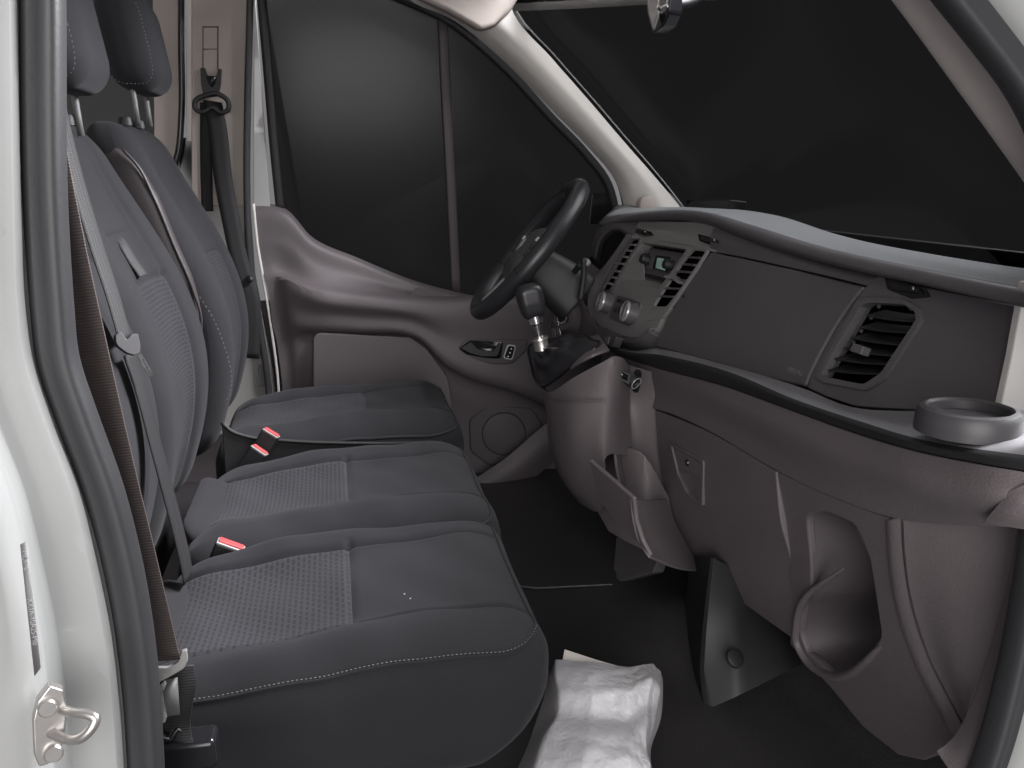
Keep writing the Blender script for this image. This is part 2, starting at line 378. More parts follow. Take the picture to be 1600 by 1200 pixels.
def stitches(name, path, parent, n=40, r=.0007, fill=.6, mat='thread'):
    P = cat(path, n*4); V = []; Fc = []
    for i in range(n):
        a = P[i*4]; b = P[min(len(P)-1, i*4+int(4*fill+.5))]; t = b-a; L_ = np.linalg.norm(t)
        if L_ < 1e-6: continue
        t /= L_; s = np.cross(t, (.2, .3, .9)); s /= np.linalg.norm(s); u = np.cross(t, s); k = len(V)
        for p, sc_ in ((a, .4), (a+t*L_*.25, 1), (a+t*L_*.75, 1), (b, .4)):
            V += [p+(s*x+u*y)*r*sc_ for x, y in ((1, 0), (0, 1), (-1, 0), (0, -1))]
        for j in range(3): Fc += [(k+j*4+m, k+j*4+(m+1) % 4, k+j*4+4+(m+1) % 4, k+j*4+4+m) for m in range(4)]
    o = mk(name, V, Fc, mat, parent); o['kind'] = 'stuff'; return o

# ================================================================== SETTING
def sheet(name, pts, mat, parent=None): return mk(name, pts, [tuple(range(len(pts)))], mat, parent, smooth=False)
nx, ny = 60, 60      # floor: pressed rubber, rising to the toe board at the front
V = []
for i in range(nx+1):
    for j in range(ny+1):
        x = -.7+2.2*i/nx; y = -.43+1.95*j/ny
        z = .34*max(0, min(1, (x-.98)/.3))**1.2
        z += .035*math.exp(-((y-.42)/.13)**2)*max(0, min(1, (x-.72)/.15))
        V.append((x, y, z))
Fc = [(i*(ny+1)+j, (i+1)*(ny+1)+j, (i+1)*(ny+1)+j+1, i*(ny+1)+j+1) for i in range(nx) for j in range(ny)]
tag(mk('floor', V, Fc, 'mat'), 'black grained rubber cab floor', kind='structure')

# ================================================================== VAN SHELL
VAN = root('van_body', 'white van body with pillars, door seal and dark windows around the cab', 'van', (.4, -.45, 0))
YS = -.45
rows = [(-420, 28), (-160, 30), (0, 32), (150, 35), (350, 40), (480, 46), (560, 57), (658, 88), (767, 130), (875, 157), (983, 179), (1090, 192), (1200, 200), (1400, 206)]
cols = [(8, -.445), (-3, -.45), (-9, -.466), (-40, -.474), (-85, -.478), (-108, -.49), (-122, -.515), (-150, -.525), (-260, -.53), (-420, -.55), (-1000, -.57)]
loft('rear_door_pillar', [[U(ex+dx, py, y=yy) for py, ex in rows] for dx, yy in cols], 66, 38, 'paint', VAN, solid=.01)
edge = [(px+28, py) for py, px in rows]
loop = [(62, -150), (63, 0), (69, 350), (78, 480), (86, 560), (118, 658), (158, 767), (187, 875), (207, 983), (219, 1090), (226, 1200), (233, 1350), (252, 1480), (330, 1565), (800, 1600), (1290, 1560), (1440, 1430), (1512, 1300),
        (1560, 1180), (1592, 1060), (1617, 930), (1637, 800), (1655, 650), (1668, 480), (1668, 330), (1645, 205), (1606, 128), (1556, 60), (1507, -2), (1430, -95), (1300, -190), (1100, -245), (500, -265), (150, -250), (85, -215)]
lp3 = [U(a, b, y=YS) for a, b in loop]
sec = [(.0145, -.004), (.0145, .012), (.010, .022), (.002, .024), (-.003, .018), (-.009, .02), (-.0145, .014), (-.015, .0), (-.011, -.006), (-.004, -.004), (.004, -.010), (.011, -.010)]
sweep('door_seal', lp3, [(a*.93, b) for a, b in sec], 'rubber', VAN, closed=True, n=260, sub=1)
flange = [(.017, .006), (.03, -.004), (.045, -.012), (.06, -.03), (.16, -.05), (.16, .03), (.017, .03)]
# which in-plane side is outward: sweep's a = t x up ; take the right-hand flank only
right = lp3[17:31]
sweep('front_door_pillar', right, [(-a, b) for a, b in flange][::-1], 'paint', VAN, n=70)
sweep('roof_rail', lp3[29:]+lp3[:1], [(-a, b) for a, b in flange][::-1], 'paint', VAN, n=50)
plate('front_wing', [(.99, -.50, -.15), (1.75, -.50, -.15), (1.75, -.50, .62), (1.35, -.49, .84), (1.05, -.49, .90), (.99, -.50, .6)], (0, -1, 0), .03, 'paint', VAN, bevel=.01)
plate('bonnet', [(1.36, -.48, .74), (1.85, -.48, .60), (1.85, 1.52, .60), (1.36, 1.52, .74)], (.25, 0, 1), .02, 'paint', VAN, bevel=.005)
# near windscreen pillar trim
lo = [(1290, -140), (1340, -68), (1393, 0), (1500, 146), (1600, 285), (1690, 420), (1740, 520)]
hi = [(1400, -140), (1440, -60), (1484, 0), (1560, 105), (1616, 182), (1690, 300), (1740, 420)]
mid = [((a+c)/2, (b+d)/2) for (a, b), (c, d) in zip(lo, hi)]
loft('windscreen_pillar_trim', [[U(a+6, b-6, y=-.33) for a, b in lo], [U(a, b, y=-.352) for a, b in lo], [U(a, b, y=-.385) for a, b in mid], [U(a, b, y=-.43) for a, b in hi]], 40, 16, 'mauve', VAN, solid=.008)
# trim beside the dash end, and the kick strip at the door edge
plate('dash_end_trim', [U(a, b, y=-.318) for a, b in ((1602, 440), (1720, 445), (1720, 690), (1560, 650), (1580, 560))], (0, -1, 0), .01, 'cream', VAN)
ks_l = [(1590, 818), (1578, 880), (1560, 960), (1538, 1040), (1512, 1110), (1480, 1160), (1462, 1172)]
ks_r = [(1622, 818), (1612, 900), (1594, 1000), (1570, 1085), (1545, 1150), (1520, 1195), (1505, 1240)]
loft('kick_trim', [[U(a, b, y=-.39) for a, b in ks_l], [U((a+c)/2, (b+d)/2, y=-.412) for (a, b), (c, d) in zip(ks_l, ks_r)], [U(a, b, y=-.43) for a, b in ks_r]], 24, 8, 'lower', VAN)
# ---- far side (driver's side) walls
def YF(py): return 1.455-.05*max(-.4, min(1.3, (330-py)/380))
W = lambda px, py, d=0.: U(px, py, y=1.455+d)
plate('cargo_window', [W(a, b, .02) for a, b in ((20, -140), (252, -140), (252, 330), (20, 330))], (0, -1, 0), .01, 'cabin', VAN)
plate('cargo_side_trim', [W(a, b, -.005) for a, b in ((237, -140), (280, -140), (280, 330), (242, 330))], (0, -1, 0), .02, 'beige', VAN)
tube('cargo_seal', [W(a, b, -.02) for a, b in ((283, -120), (283, 60), (283, 190), (279, 235), (268, 275))], .0085, 'gloss', VAN)
plate('pillar_edge_strip', [W(a, b, -.01) for a, b in ((289, -140), (303, -140), (303, 222), (291, 220))], (0, -1, 0), .015, 'cream', VAN)
plate('pillar_gap', [W(a, b, .0) for a, b in ((280, 215), (306, 215), (318, 470), (270, 470))], (0, -1, 0), .015, 'gloss', VAN)
bp = plate('belt_pillar_trim', rnd([W(a, b, -.02) for a, b in ((299, -140), (389, -140), (386, 322), (299, 322))], .06), (0, -1, 0), .03, 'beige', VAN, bevel=.008, seg=4)
fr = [W(a, b, -.0215) for a, b in ((317, 41), (341, 43), (341, 108), (317, 106))]
for nm, q in (('adjuster_line', ((316.5, 41, 318, 108))), ('adjuster_line', ((339.5, 41, 341.5, 108))), ('adjuster_line', ((317, 41, 341, 43))), ('adjuster_line', ((318, 76, 340, 77.2)))):
    x0, y0, x1, y1 = q
    plate(nm, [W(a, b, -.0212) for a, b in ((x0, y0), (x1, y0), (x1, y1), (x0, y1))], (0, -1, 0), .001, 'door', bp, bevel=0)
plate('lower_belt_pillar_trim', [W(a, b, -.017) for a, b in ((296, 318), (390, 318), (398, 430), (424, 560), (440, 680), (296, 680))], (0, -1, 0), .03, 'stack', VAN, bevel=.006)
sweep('rear_door_seal', [W(a, b, -.03) for a, b in ((393, -140), (391, 0), (387, 160), (386, 300), (390, 400), (404, 500), (418, 590), (424, 680))], rect(.0085, .012, .6), 'rubber', VAN, n=40)
plate('white_pillar_wedge', [W(a, b, .0) for a, b in ((396, -140), (402, -140), (400, 10), (422, 322), (413, 380), (396, 340))], (0, -1, 0), .01, 'paint', VAN)
sweep('white_door_edge', [W(a, b, -.022) for a, b in ((396, 318), (402, 380), (414, 450), (425, 520), (434, 590), (437, 640))], rect(.0035, .006, .6), 'cream', VAN, n=30)
plate('latch_box', [W(a, b, -.03) for a, b in ((403, 571), (420, 571), (420, 604), (403, 604))], (0, -1, 0), .02, 'label', VAN)
# far windscreen pillar (cream) with tweeter grille
aL = [(600, -45), (640, 0), (705, 30), (783, 92), (863, 174), (920, 232), (962, 284), (976, 330), (982, 400)]
aR = [(800, -70), (792, -20), (800, 14), (862, 90), (925, 162), (970, 215), (1020, 272), (1062, 322), (1110, 385)]
def lerp(A, B, t): return [((1-t)*a+t*c, (1-t)*b+t*d) for (a, b), (c, d) in zip(A, B)]
ya = lambda py, d: 1.40-.06*max(-.3, min(1.2, (330-py)/330))+d
AP = loft('far_windscreen_pillar', [[U(a, b, y=ya(b, d)) for a, b in lerp(aL, aR, t)] for t, d in ((0, .035), (.12, .0), (.35, -.045), (.65, -.065), (.88, -.060), (1, -.056))], 50, 24, 'cream', VAN)
pt = U(1012, 320, y=1.325); lathe('tweeter_grille', [(0, .006), (.02, .006), (.024, .004), (.027, -.004), (.027, -.02)], pt, (.1, -1, .2), 'beige', AP, n=26)
loft('outer_pillar_light_block', [[U(a, b, y=ya(b, .02))+np.array((.02, 0, 0)) for a, b in lerp(aL, aR, .93)], [U(a, b, y=1.50) for a, b in lerp(aL, aR, .5)], [U(a, b, y=1.53) for a, b in lerp(aL, aR, .08)]], 30, 8, 'paint', VAN)  # unseen outer panel, added to block lamp light leaking past the windscreen edge
plate('header_trim', [U(a, b, y=1.262) for a, b in ((585, -80), (600, -30), (655, -4), (700, 17), (752, 47), (775, 40), (801, 14), (812, -6), (830, -80))], (0, -1, 0), .05, 'beige', VAN, bevel=.012, seg=4)
# windscreen
wl = aR[1:]; wr = lo
L3 = cat([U(a, b, y=ya(b, .03)) for a, b in aR], 30); R3 = cat([U(a, b, y=-.34) for a, b in lo], 30)
cv = []
for t in np.linspace(0, 1, 9):
    c = L3*(1-t)+R3*t; c = c+np.array((.30*math.sin(math.pi*t)**.8, 0, .02*math.sin(math.pi*t))); vv = np.linspace(0, 1, len(c)); c = c+np.outer(np.clip((vv-.7)/.3, 0, 1)*math.sin(math.pi*t), (.06, 0, -.16)); cv.append(c[::3])
loft('windscreen', cv, 20, 20, 'glass', VAN, solid=.004, bevel=0)
# grey band along the top of the windscreen, roof lining, bulkhead, firewall
top = [c[0] for c in cv]; 
loft('windscreen_top_band', [[p+np.array((-.012, 0, .0)) for p in top], [c[2]*.35+c[1]*.65+np.array((-.012, 0, .0)) for c in cv]], 20, 4, 'stack', VAN, solid=.003, bevel=0)
plate('roof_lining', [(-.8, -.43, 1.40), (.72, -.43, 1.36), (.72, 1.40, 1.36), (-.8, 1.40, 1.40)], (0, 0, -1), .03, 'cream', VAN)
plate('bulkhead', [(-.62, -.47, -.02), (-.62, 1.5, -.02), (-.62, 1.5, 1.42), (-.62, -.47, 1.42)], (1, 0, 0), .02, 'mauve', VAN)
plate('lower_side_wall', [(-.7, 1.50, -.05), (1.5, 1.50, -.05), (1.5, 1.50, .52), (-.7, 1.50, .52)], (0, -1, 0), .02, 'doorlow', VAN)
plate('firewall', [(1.34, -.4, -.05), (1.34, 1.48, -.05), (1.34, 1.48, .74), (1.34, -.4, .74)], (-1, 0, 0), .02, 'black', VAN)
plate('near_side_wall', [(.95, -.405, -.05), (1.36, -.405, -.05), (1.36, -.405, .70), (.95, -.405, .70)], (0, 1, 0), .02, 'black', VAN)
# door striker on the near pillar
PP = plane(U(75, 1130, y=-.527), (.35, -1, 0.05))
S_ = lambda a, b, o=0.: U(a, b, pl=PP, off=o)
st = plate('door_striker', [S_(a, b, .006) for a, b in ((76, 1066), (98, 1073), (104, 1100), (101, 1136), (96, 1160), (75, 1188), (60, 1192), (52, 1172), (50, 1120), (58, 1090))], PP[1], .01, 'steel', VAN, bevel=.0015)
tube('striker_loop', [S_(a, b, o) for a, b, o in ((72, 1140, .0), (84, 1139, .008), (108, 1136, .018), (122, 1126, .024), (140, 1103, .026), (143, 1096, .025), (134, 1094, .022), (112, 1099, .014), (96, 1104, .004), (88, 1105, 0))], .0034, 'steel', st, n=50)
for a, b in ((73, 1098), (82, 1168)): lathe('bolt', [(0, .004), (.0052, .004), (.0062, .0028), (.0062, 0)], S_(a, b, .006), PP[1], 'steel', st, n=14)
# printed label strip
PL = plane(U(45, 940, y=-.519), (.32, -1, .02)); T_ = lambda a, b, o=.001: U(a, b, pl=PL, off=o)
lb = plate('label_strip', [T_(a, b, .011) for a, b in ((31, 843), (41, 838), (63, 1032), (53, 1045))], PL[1], .0015, 'label', VAN, bevel=0)
text('label_text', 'XX1A-10A25-MB', T_(42, 925, .0114), T_(56, 1010)-T_(45, 920), T_(60, 900)-T_(40, 902), .0045, 'shelf', lb)
text('label_text', 'MC4   8', T_(34, 852, .0114), T_(43, 910)-T_(37, 850), T_(60, 900)-T_(40, 902), .004, 'shelf', lb)
lb2 = plate('label_strip', [T_(a, b, .011) for a, b in ((84, 1194), (93, 1186), (97, 1230), (86, 1230))], PL[1], .0015, 'label', VAN, bevel=0)

# ================================================================== DRIVER DOOR
DR = root('door_assembly', 'closed taupe driver door panel with armrest, pull handle and dark window', 'van door', (.5, 1.45, 0))
cx = [398, 415, 440, 490, 560, 650, 700, 735, 800, 860, 940]
tp = [320, 320, 325, 374, 405, 441, 455, 463, 470, 470, 470]
ld = [432, 433, 437, 455, 466, 475, 477, 476, 474, 476, 480]
pk = [520, 520, 519, 519, 521, 529, 574, 592, 612, 640, 700]
lft = [0, 6, 18, 32, 40, 44, 46]           # the rear edge leans as it goes down
def drow(f, yy, lean): return [U(x+(lean if i < 2 else lean*.5 if i == 2 else 0), f(i), y=(yy[i] if hasattr(yy, '__len__') else yy)) for i, x in enumerate(cx)]
loft('door_panel', [
    drow(lambda i: tp[i]-2, 1.475, 0), drow(lambda i: tp[i]+4, 1.448, 0), drow(lambda i: tp[i]*.55+ld[i]*.45, 1.436, 6),
    drow(lambda i: ld[i]-14 if i > 2 else ld[i]-6, [1.43, 1.43, 1.428, 1.41, 1.40, 1.395, 1.395, 1.395, 1.395, 1.395, 1.395], 12), drow(lambda i: ld[i], [1.425, 1.424, 1.40, 1.362, 1.35, 1.345, 1.342, 1.342, 1.342, 1.342, 1.342], 15),
    drow(lambda i: ld[i]+10, [1.425, 1.424, 1.395, 1.358, 1.347, 1.342, 1.34, 1.34, 1.34, 1.34, 1.34], 18), drow(lambda i: (ld[i]+pk[i])/2, [1.425, 1.424, 1.40, 1.375, 1.365, 1.36, 1.352, 1.352, 1.352, 1.352, 1.352], 24),
    drow(lambda i: pk[i]-3, [1.425, 1.424, 1.405, 1.385, 1.37, 1.362, 1.356, 1.356, 1.356, 1.356, 1.356], 30),
    drow(lambda i: pk[i]+3, [1.425, 1.424, 1.41, 1.405, 1.40, 1.395, 1.385, 1.385, 1.385, 1.385, 1.385], 32),
    drow(lambda i: pk[i]+40, [1.425, 1.424, 1.415, 1.412, 1.41, 1.41, 1.41, 1.41, 1.41, 1.41, 1.41], 38),
    drow(lambda i: 800, 1.42, 50)], 90, 80, 'door', DR, solid=.012)
# raised storage panel below the armrest
plate('pocket_panel', rnd([U(a, b, y=1.372) for a, b in ((489, 520), (642, 527), (668, 546), (700, 590), (708, 640), (489, 640))], .12), (0, -1, 0), .05, 'door', DR, bevel=.006, seg=3)
# grab recess at the front of the ledge
plate('grab_pocket', rnd([U(a, b, y=1.393) for a, b in ((650, 449), (735, 466), (728, 474), (640, 462))], .2), (0, -1, .6), .004, 'doorlow', DR)
plate('corner_cap', rnd([U(a, b, y=1.441) for a, b in ((411, 334), (424, 334), (424, 360), (411, 360))], .3), (0, -1, 0), .004, 'door', DR, bevel=.001)
# inner release handle
HP = plane((.7, 1.352, .4), (-.05, -1, .02)); H = lambda a, b, o=0.: U(a, b, pl=HP, off=o)
bz = plate('handle_bezel', rnd([H(a, b, .008) for a, b in ((711, 543), (731, 528), (824, 531), (822, 548), (800, 568), (770, 569), (724, 558))], .22), HP[1], .02, 'doorlow', DR, bevel=.004, seg=3)
plate('handle_recess', rnd([H(a, b, .0085) for a, b in ((716, 544), (734, 531), (786, 533), (782, 560), (752, 558), (728, 553))], .2), HP[1], .004, 'gloss', bz, bevel=0)
plate('release_lever', rnd([H(a, b, .013) for a, b in ((719, 543), (735, 533), (746, 545), (770, 548), (778, 534), (783, 536), (777, 556), (752, 556), (734, 551))], .2), HP[1], .006, 'black', bz, bevel=.002)
sw = plate('lock_switch', rnd([H(a, b, .0105) for a, b in ((792, 537), (806, 539), (800, 562), (785, 559))], .3), HP[1], .004, 'silver', bz, bevel=.001)
plate('switch_face', rnd([H(a, b, .0117) for a, b in ((793.5, 539), (804, 540.5), (798.5, 560), (787, 557.5))], .3), HP[1], .003, 'gloss', sw, bevel=.0005)
for a, b in ((798, 544), (796, 550), (793, 556)): lathe('switch_mark', [(0, .0004), (.0022, .0004), (.0022, 0)], H(a, b, .0117), HP[1], 'white', sw, n=10)
# loudspeaker in the lower door
SPn = plane(U(787, 677, y=1.405), (-.1, -1, .05)); SP = lambda a, b, o=0.: U(a, b, pl=SPn, off=o)
sp = plate('speaker_surround', rnd([SP(a, b, .006) for a, b in ((733, 655), (763, 634), (830, 637), (846, 660), (845, 690), (810, 722), (766, 727), (735, 705))], .2), SPn[1], .02, 'doorlow', DR, bevel=.003)
lathe('speaker_grille', [(0, .004), (.04, .0045), (.062, .002), (.066, -.003), (.066, -.01)], SP(787, 677, .008), SPn[1], 'doorlow', sp, n=36)
loft('lower_armrest_ridge', [[U(a, b, y=1.34) for a, b in ((735, 752), (790, 715), (840, 672), (880, 640))], [U(a, b, y=1.325) for a, b in ((742, 768), (800, 730), (850, 690), (890, 655))], [U(a, b, y=1.36) for a, b in ((745, 800), (805, 770), (860, 725), (900, 680))]], 20, 8, 'door', DR)
# window frame, divider, glass
yw = lambda py: 1.478-.075*(330-py)/380
fpath = [(438, 330), (428, 230), (419, 120), (409, 0), (405, -60), (432, -92), (520, -52), (600, -14), (700, 32), (783, 100), (863, 186), (915, 240), (950, 288), (962, 335), (964, 380)]
sweep('window_seal', [U(a, b, y=yw(b)) for a, b in fpath], rect(.0115, .012, .7), 'black', DR, n=90)
fp2 = [(560, -45), (640, 2), (706, 24), (788, 90), (868, 174), (925, 232), (965, 284), (978, 335)]
sweep('door_frame_seal', [U(a, b, y=yw(b)-.035) for a, b in fp2], circ(.0052, 8), 'rubber', DR, n=60)
sweep('window_divider', [U(a, b, y=yw(b)+.006) for a, b in ((691, 20), (697, 150), (705, 300), (713, 470))], rect(.0135, .009, .5), 'doorlow', DR, n=12)
gp = [(438, 345), (428, 230), (419, 120), (409, 0), (405, -60), (432, -92), (520, -52), (600, -14), (700, 32), (783, 100), (863, 186), (915, 240), (950, 288), (965, 335), (965, 490), (735, 480), (560, 420), (480, 385)]
g0 = [U(a, b, y=yw(b)+.012) for a, b in gp]
plate('window_glass', g0, (0, -1, .17), .004, 'glass', DR, bevel=0, smooth=False)
# exterior mirror seen dark behind the wheel
em = plate('mirror_triangle', [U(a, b, y=1.475) for a, b in ((925, 302), (952, 302), (958, 330), (952, 350), (920, 350))], (0, -1, 0), .01, 'gloss', DR)

# ================================================================== REAR VIEW MIRROR
RV = root('rear_view_mirror', 'small chrome edged rear view mirror hanging at the top of the windscreen', 'mirror', U(1040, -30, x=.82))
y0 = .5
plate('mirror_housing', rnd([U(a, b, x=.815) for a, b in ((1006, -60), (1048, -60), (1046, 20), (1037, 40), (1020, 53), (1011, 20))], .2), (-1, -.4, 0), .03, 'gloss', RV, bevel=.006, seg=3)
plate('mirror_glass', rnd([U(a, b, x=.805) for a, b in ((1008, -50), (1030, -50), (1028, 25), (1020, 48), (1013, 15))], .2), (-1, -.4, 0), .004, 'silver', RV, bevel=.001)
lathe('mirror_ball', [(0, .02), (.012, .016), (.018, .004), (.014, -.01), (0, -.014)], U(1042, 10, x=.82), (.2, -1, .2), 'chrome', RV, n=20)
tube('mirror_stem', [U(a, b, x=x) for a, b, x in ((1046, 8, .83), (1070, 6, .86), (1100, -8, .9), (1112, -40, .93))], .009, 'black', RV)

# ================================================================== SEATS
def parts_of(V, Fc, L, cls, spec, parent, uvax):
    cen = L[Fc].mean(axis=1); ids = np.array([cls(c) for c in cen]); out = {}
    for k, (nm, mt, par) in spec.items():
        f = Fc[ids == k]
        if not len(f): continue
        used, inv = np.unique(f, return_inverse=True)
        out[k] = mk(nm, V[used], inv.reshape(f.shape), mt, out[par] if par else parent, uv=L[used][:, uvax])
    return out
sst = lambda t: np.clip(t, 0, 1)**2*(3-2*np.clip(t, 0, 1))
def gro(d, w_=.0045): return np.exp(-(d/w_)**2)
def cushion(parent, cy, wid, x0, x1, ze0, ze1, hw, xi, crown=.022, H=.17, dens=115, seed=0, near=.0):
    ln = x1-x0; rad = (.075, .05, .055); xc = (x0+x1)/2; zs = H/2-.021
    rs = np.random.RandomState(seed); ph = rs.rand(6)*6
    def wob(x, y): return .0022*np.sin(x*23+ph[0]+y*9)+.0018*np.sin(y*31+ph[1]-x*14)+.001*np.sin(x*60+y*41+ph[2])
    def deform(L):
        t = (L[:, 0]+ln/2)/ln; top = sst((L[:, 2]+.03)/.09)
        P = L.copy(); u = L[:, 1]
        P[:, 0] += xc; P[:, 1] += cy
        edge = ze0+(ze1-ze0)*t
        P[:, 2] = L[:, 2]-H/2+edge+.02
        hi = crown*(.15+.85*sst(t*1.3))*np.clip(1-(u/(wid*.5))**4, 0, 1)*.45
        bol = .016*np.exp(-((np.abs(u)-hw-.035)/.035)**2)*(1-.55*sst((t-.55)/.4))*sst(t/.4)
        dip = -.012*np.exp(-(u/(hw*.9))**4)*np.exp(-((t-.22)/.3)**2)
        g = 0*u
        inx = (np.abs(u) < hw+.012)
        xr = L[:, 0]+xc
        g -= .0055*gro(np.abs(u)-hw)*sst((t-.02)/.05)*(L[:, 0] < ln/2-.02)
        g -= .005*gro(xr-xi)*inx
        P[:, 2] += top*(hi+bol+dip+g+wob(P[:, 0], u))
        # front face leans back under; sides bulge a little
        low = np.clip(-(L[:, 2]-.01)/(H/2), 0, 1)
        P[:, 0] -= sst((t-.75)/.25)*low**1.5*.05
        P[:, 1] += np.sign(u)*sst((np.abs(u)-wid*.4)/(wid*.1))*.006*np.sin(np.clip((L[:, 2]+H/2)/H, 0, 1)*math.pi)
        return P
    V, Fc, L = rbox((ln, wid, H), rad, (dens, dens, 22), deform)
    def cls(c):
        if c[2] < zs: return 's'
        xr = c[0]+xc
        if c[2] > H/2-.02 and abs(c[1]) < hw and x0+.03 < xr < xi: return 'i'
        if c[2] > H/2-.03 and abs(c[1]) < hw and xr >= xi: return 'c'
        return 'b'
    o = parts_of(V, Fc, L, cls, {'b': ('cushion', 'seat', None), 'c': ('cushion_front_panel', 'seat', 'b'), 'i': ('cushion_insert', 'insert', 'b'), 's': ('cushion_side', 'seatb', 'b')}, parent, [1, 0])
    # perimeter seam with thread: rear near corner -> front -> far
    h = np.array((ln, wid, H))/2; rad = np.array(rad); kz = (zs-(h[2]-rad[2]))/rad[2]; kr = math.sqrt(max(0, 1-kz*kz)); pts = []
    a, b = h[0]-rad[0], h[1]-rad[1]
    for x in np.linspace(-a, a, 10): pts.append((x, -b-rad[1]*kr, zs))
    for q in np.linspace(-80, -10, 6): pts.append((a+rad[0]*kr*math.cos(R(q)), -b+rad[1]*kr*math.sin(R(q)), zs))
    for y_ in np.linspace(-b, b, 9): pts.append((a+rad[0]*kr, y_, zs))
    for q in np.linspace(10, 80, 6): pts.append((a+rad[0]*kr*math.cos(R(q)), b+rad[1]*kr*math.sin(R(q)), zs))
    for x in np.linspace(a, -a, 8): pts.append((x, b+rad[1]*kr, zs))
    P3 = deform(np.array(pts))
    out = P3+np.array([(p[0]/h[0]*.0008, p[1]/h[1]*.0008, .0006) for p in pts])
    tube('seam', out, .0018, 'seatb', o['b'], n=160, m=6)
    st_ = P3+np.array([(0.0012*np.sign(p[0])*(abs(p[0]) > a), .0015*np.sign(p[1]), .0048) for p in pts])
    stitches('stitching', st_[:16], o['b'], n=84, r=.0006)
    return o, deform
def backrest(parent, cy, wid, z0, z1, prof, hw, ins, extra=None, dens=(20, 90, 120), T=.10, rec=.02):
    Hh = z1-z0; zc = (z0+z1)/2; pz, pxx = np.array(prof).T; pxx = np.polyval(np.polyfit(pz, pxx, 4), np.linspace(.25, 1.02, 80)); pz = np.linspace(.25, 1.02, 80)
    def deform(L):
        P = L.copy(); zz = L[:, 2]+zc; s = (L[:, 2]+Hh/2)/Hh; u = L[:, 1]*(1-.20*np.clip((s-.55)/.45, 0, 1)**2)
        fr = sst((L[:, 0]+T*.2)/(T*.5))
        P[:, 0] = L[:, 0]-T/2+np.interp(zz, pz, pxx)
        P[:, 0] -= fr*rec*np.exp(-(u/(hw*1.02))**6)*sst((1.06-s)/.3)
        P[:, 0] -= fr*.004*gro(np.abs(u)-hw, .005)*sst((1-s)/.1)
        if ins: P[:, 0] -= fr*.005*(gro(zz-ins[1], .005))*(np.abs(u) < hw+.01)
        P[:, 1] = cy+u; P[:, 2] = zz
        return P
    V, Fc, L = rbox((T, wid, Hh), (.045, .055, .06), dens, deform)
    def cls(c):
        s = (c[2]+Hh/2)/Hh; u = c[1]*(1-.20*max(0, (s-.55)/.45)**2); zz = c[2]+zc
        if c[0] > T*.3 and ins and abs(u) < hw and ins[0] < zz < ins[1]: return 'i'
        if c[0] < T*.12: return 's'
        return 'b'
    return parts_of(V, Fc, L, cls, {'b': ('backrest', 'seat', None), 'i': ('backrest_insert', 'insertb', 'b'), 's': ('backrest_shell', 'seatb', 'b')}, parent, [1, 2]), deform
def headrest(parent, c, size=(.10, .22, .20), lean=.12):
    def deform(L):
        P = L.copy(); s = L[:, 2]/size[2]
        P[:, 0] = L[:, 0]*(1-.12*s)-lean*L[:, 2]+.012*np.cos(L[:, 1]*9); P[:, 1] = L[:, 1]*(1-.10*np.clip(-s*2, 0, 1)**2)
        return P+np.array(c)
    V, Fc, L = rbox(size, (.045, .05, .055), (24, 44, 40), deform)
    o = parts_of(V, Fc, L, lambda p: 'b', {'b': ('headrest', 'seat', None)}, parent, [1, 2])['b']
    hx, hy, hz = size[0]/2, size[1]/2, size[2]/2; pts = []
    for q in range(24):
        a = 2*math.pi*q/24; ca, sa = math.cos(a), math.sin(a)
        pts.append((hx*.86*np.sign(ca)*abs(ca)**.55, -hy+.0085, hz*.86*np.sign(sa)*abs(sa)**.5))
    P3 = deform(np.array(pts)); P3 = P3+(P3-P3.mean(0))*.012+np.array((0, -.001, 0))
    stitches('stitching', list(P3)+[P3[0]], o, n=64, r=.0006)
    for s in (-1, 1): tube('post', [np.array(c)+np.array((.01, s*.065, -size[2]*.35)), np.array(c)+np.array((.016, s*.065, -size[2]*.8))], .0055, 'label', o, n=4)
    return o
PR = [(.30, -.058), (.35, -.042), (.45, -.016), (.55, -.004), (.637, -.02), (.743, -.067), (.835, -.115), (.93, -.150), (1.0, -.175)]

BN = root('passenger_bench', 'dark grey cloth double passenger bench seat by the open doorway', 'seat', (.2, .2, 0))
block('seat_base', (.19, .19, .128), (.30, .76, .25), 'black', BN, bevel=.01)
block('back_frame', (-.11, .19, .33), (.05, .80, .30), 'black', BN, bevel=.01)
cushion(BN, -.035, .385, -.02, .455, .318, .345, .115, .232, seed=1)
cushion(BN, .385, .45, -.02, .47, .312, .336, .110, .236, seed=2)
backrest(BN, -.02, .455, .28, .935, [(z, x-.012) for z, x in PR], .10, None, rec=.004)
bk, bdef = backrest(BN, .40, .475, .28, .95, PR, .115, (.40, .70), rec=.024)
# filler wedges between cushion and back
for cy_, wd in ((-.035, .25), (.385, .27)):
    def wdef(L, cy_=cy_):
        P = L.copy(); P[:, 2] = L[:, 2]+.306+np.clip((.03-L[:, 0])/.06, 0, 1)**1.5*.022; P[:, 0] = L[:, 0]+.006; P[:, 1] = L[:, 1]+cy_; return P
    V, Fc, L = rbox((.055, wd, .04), (.02, .04, .015), (14, 20, 6), wdef)
    parts_of(V, Fc, L, lambda c: 'b', {'b': ('seat_wedge', 'seat', None)}, BN, [1, 0])
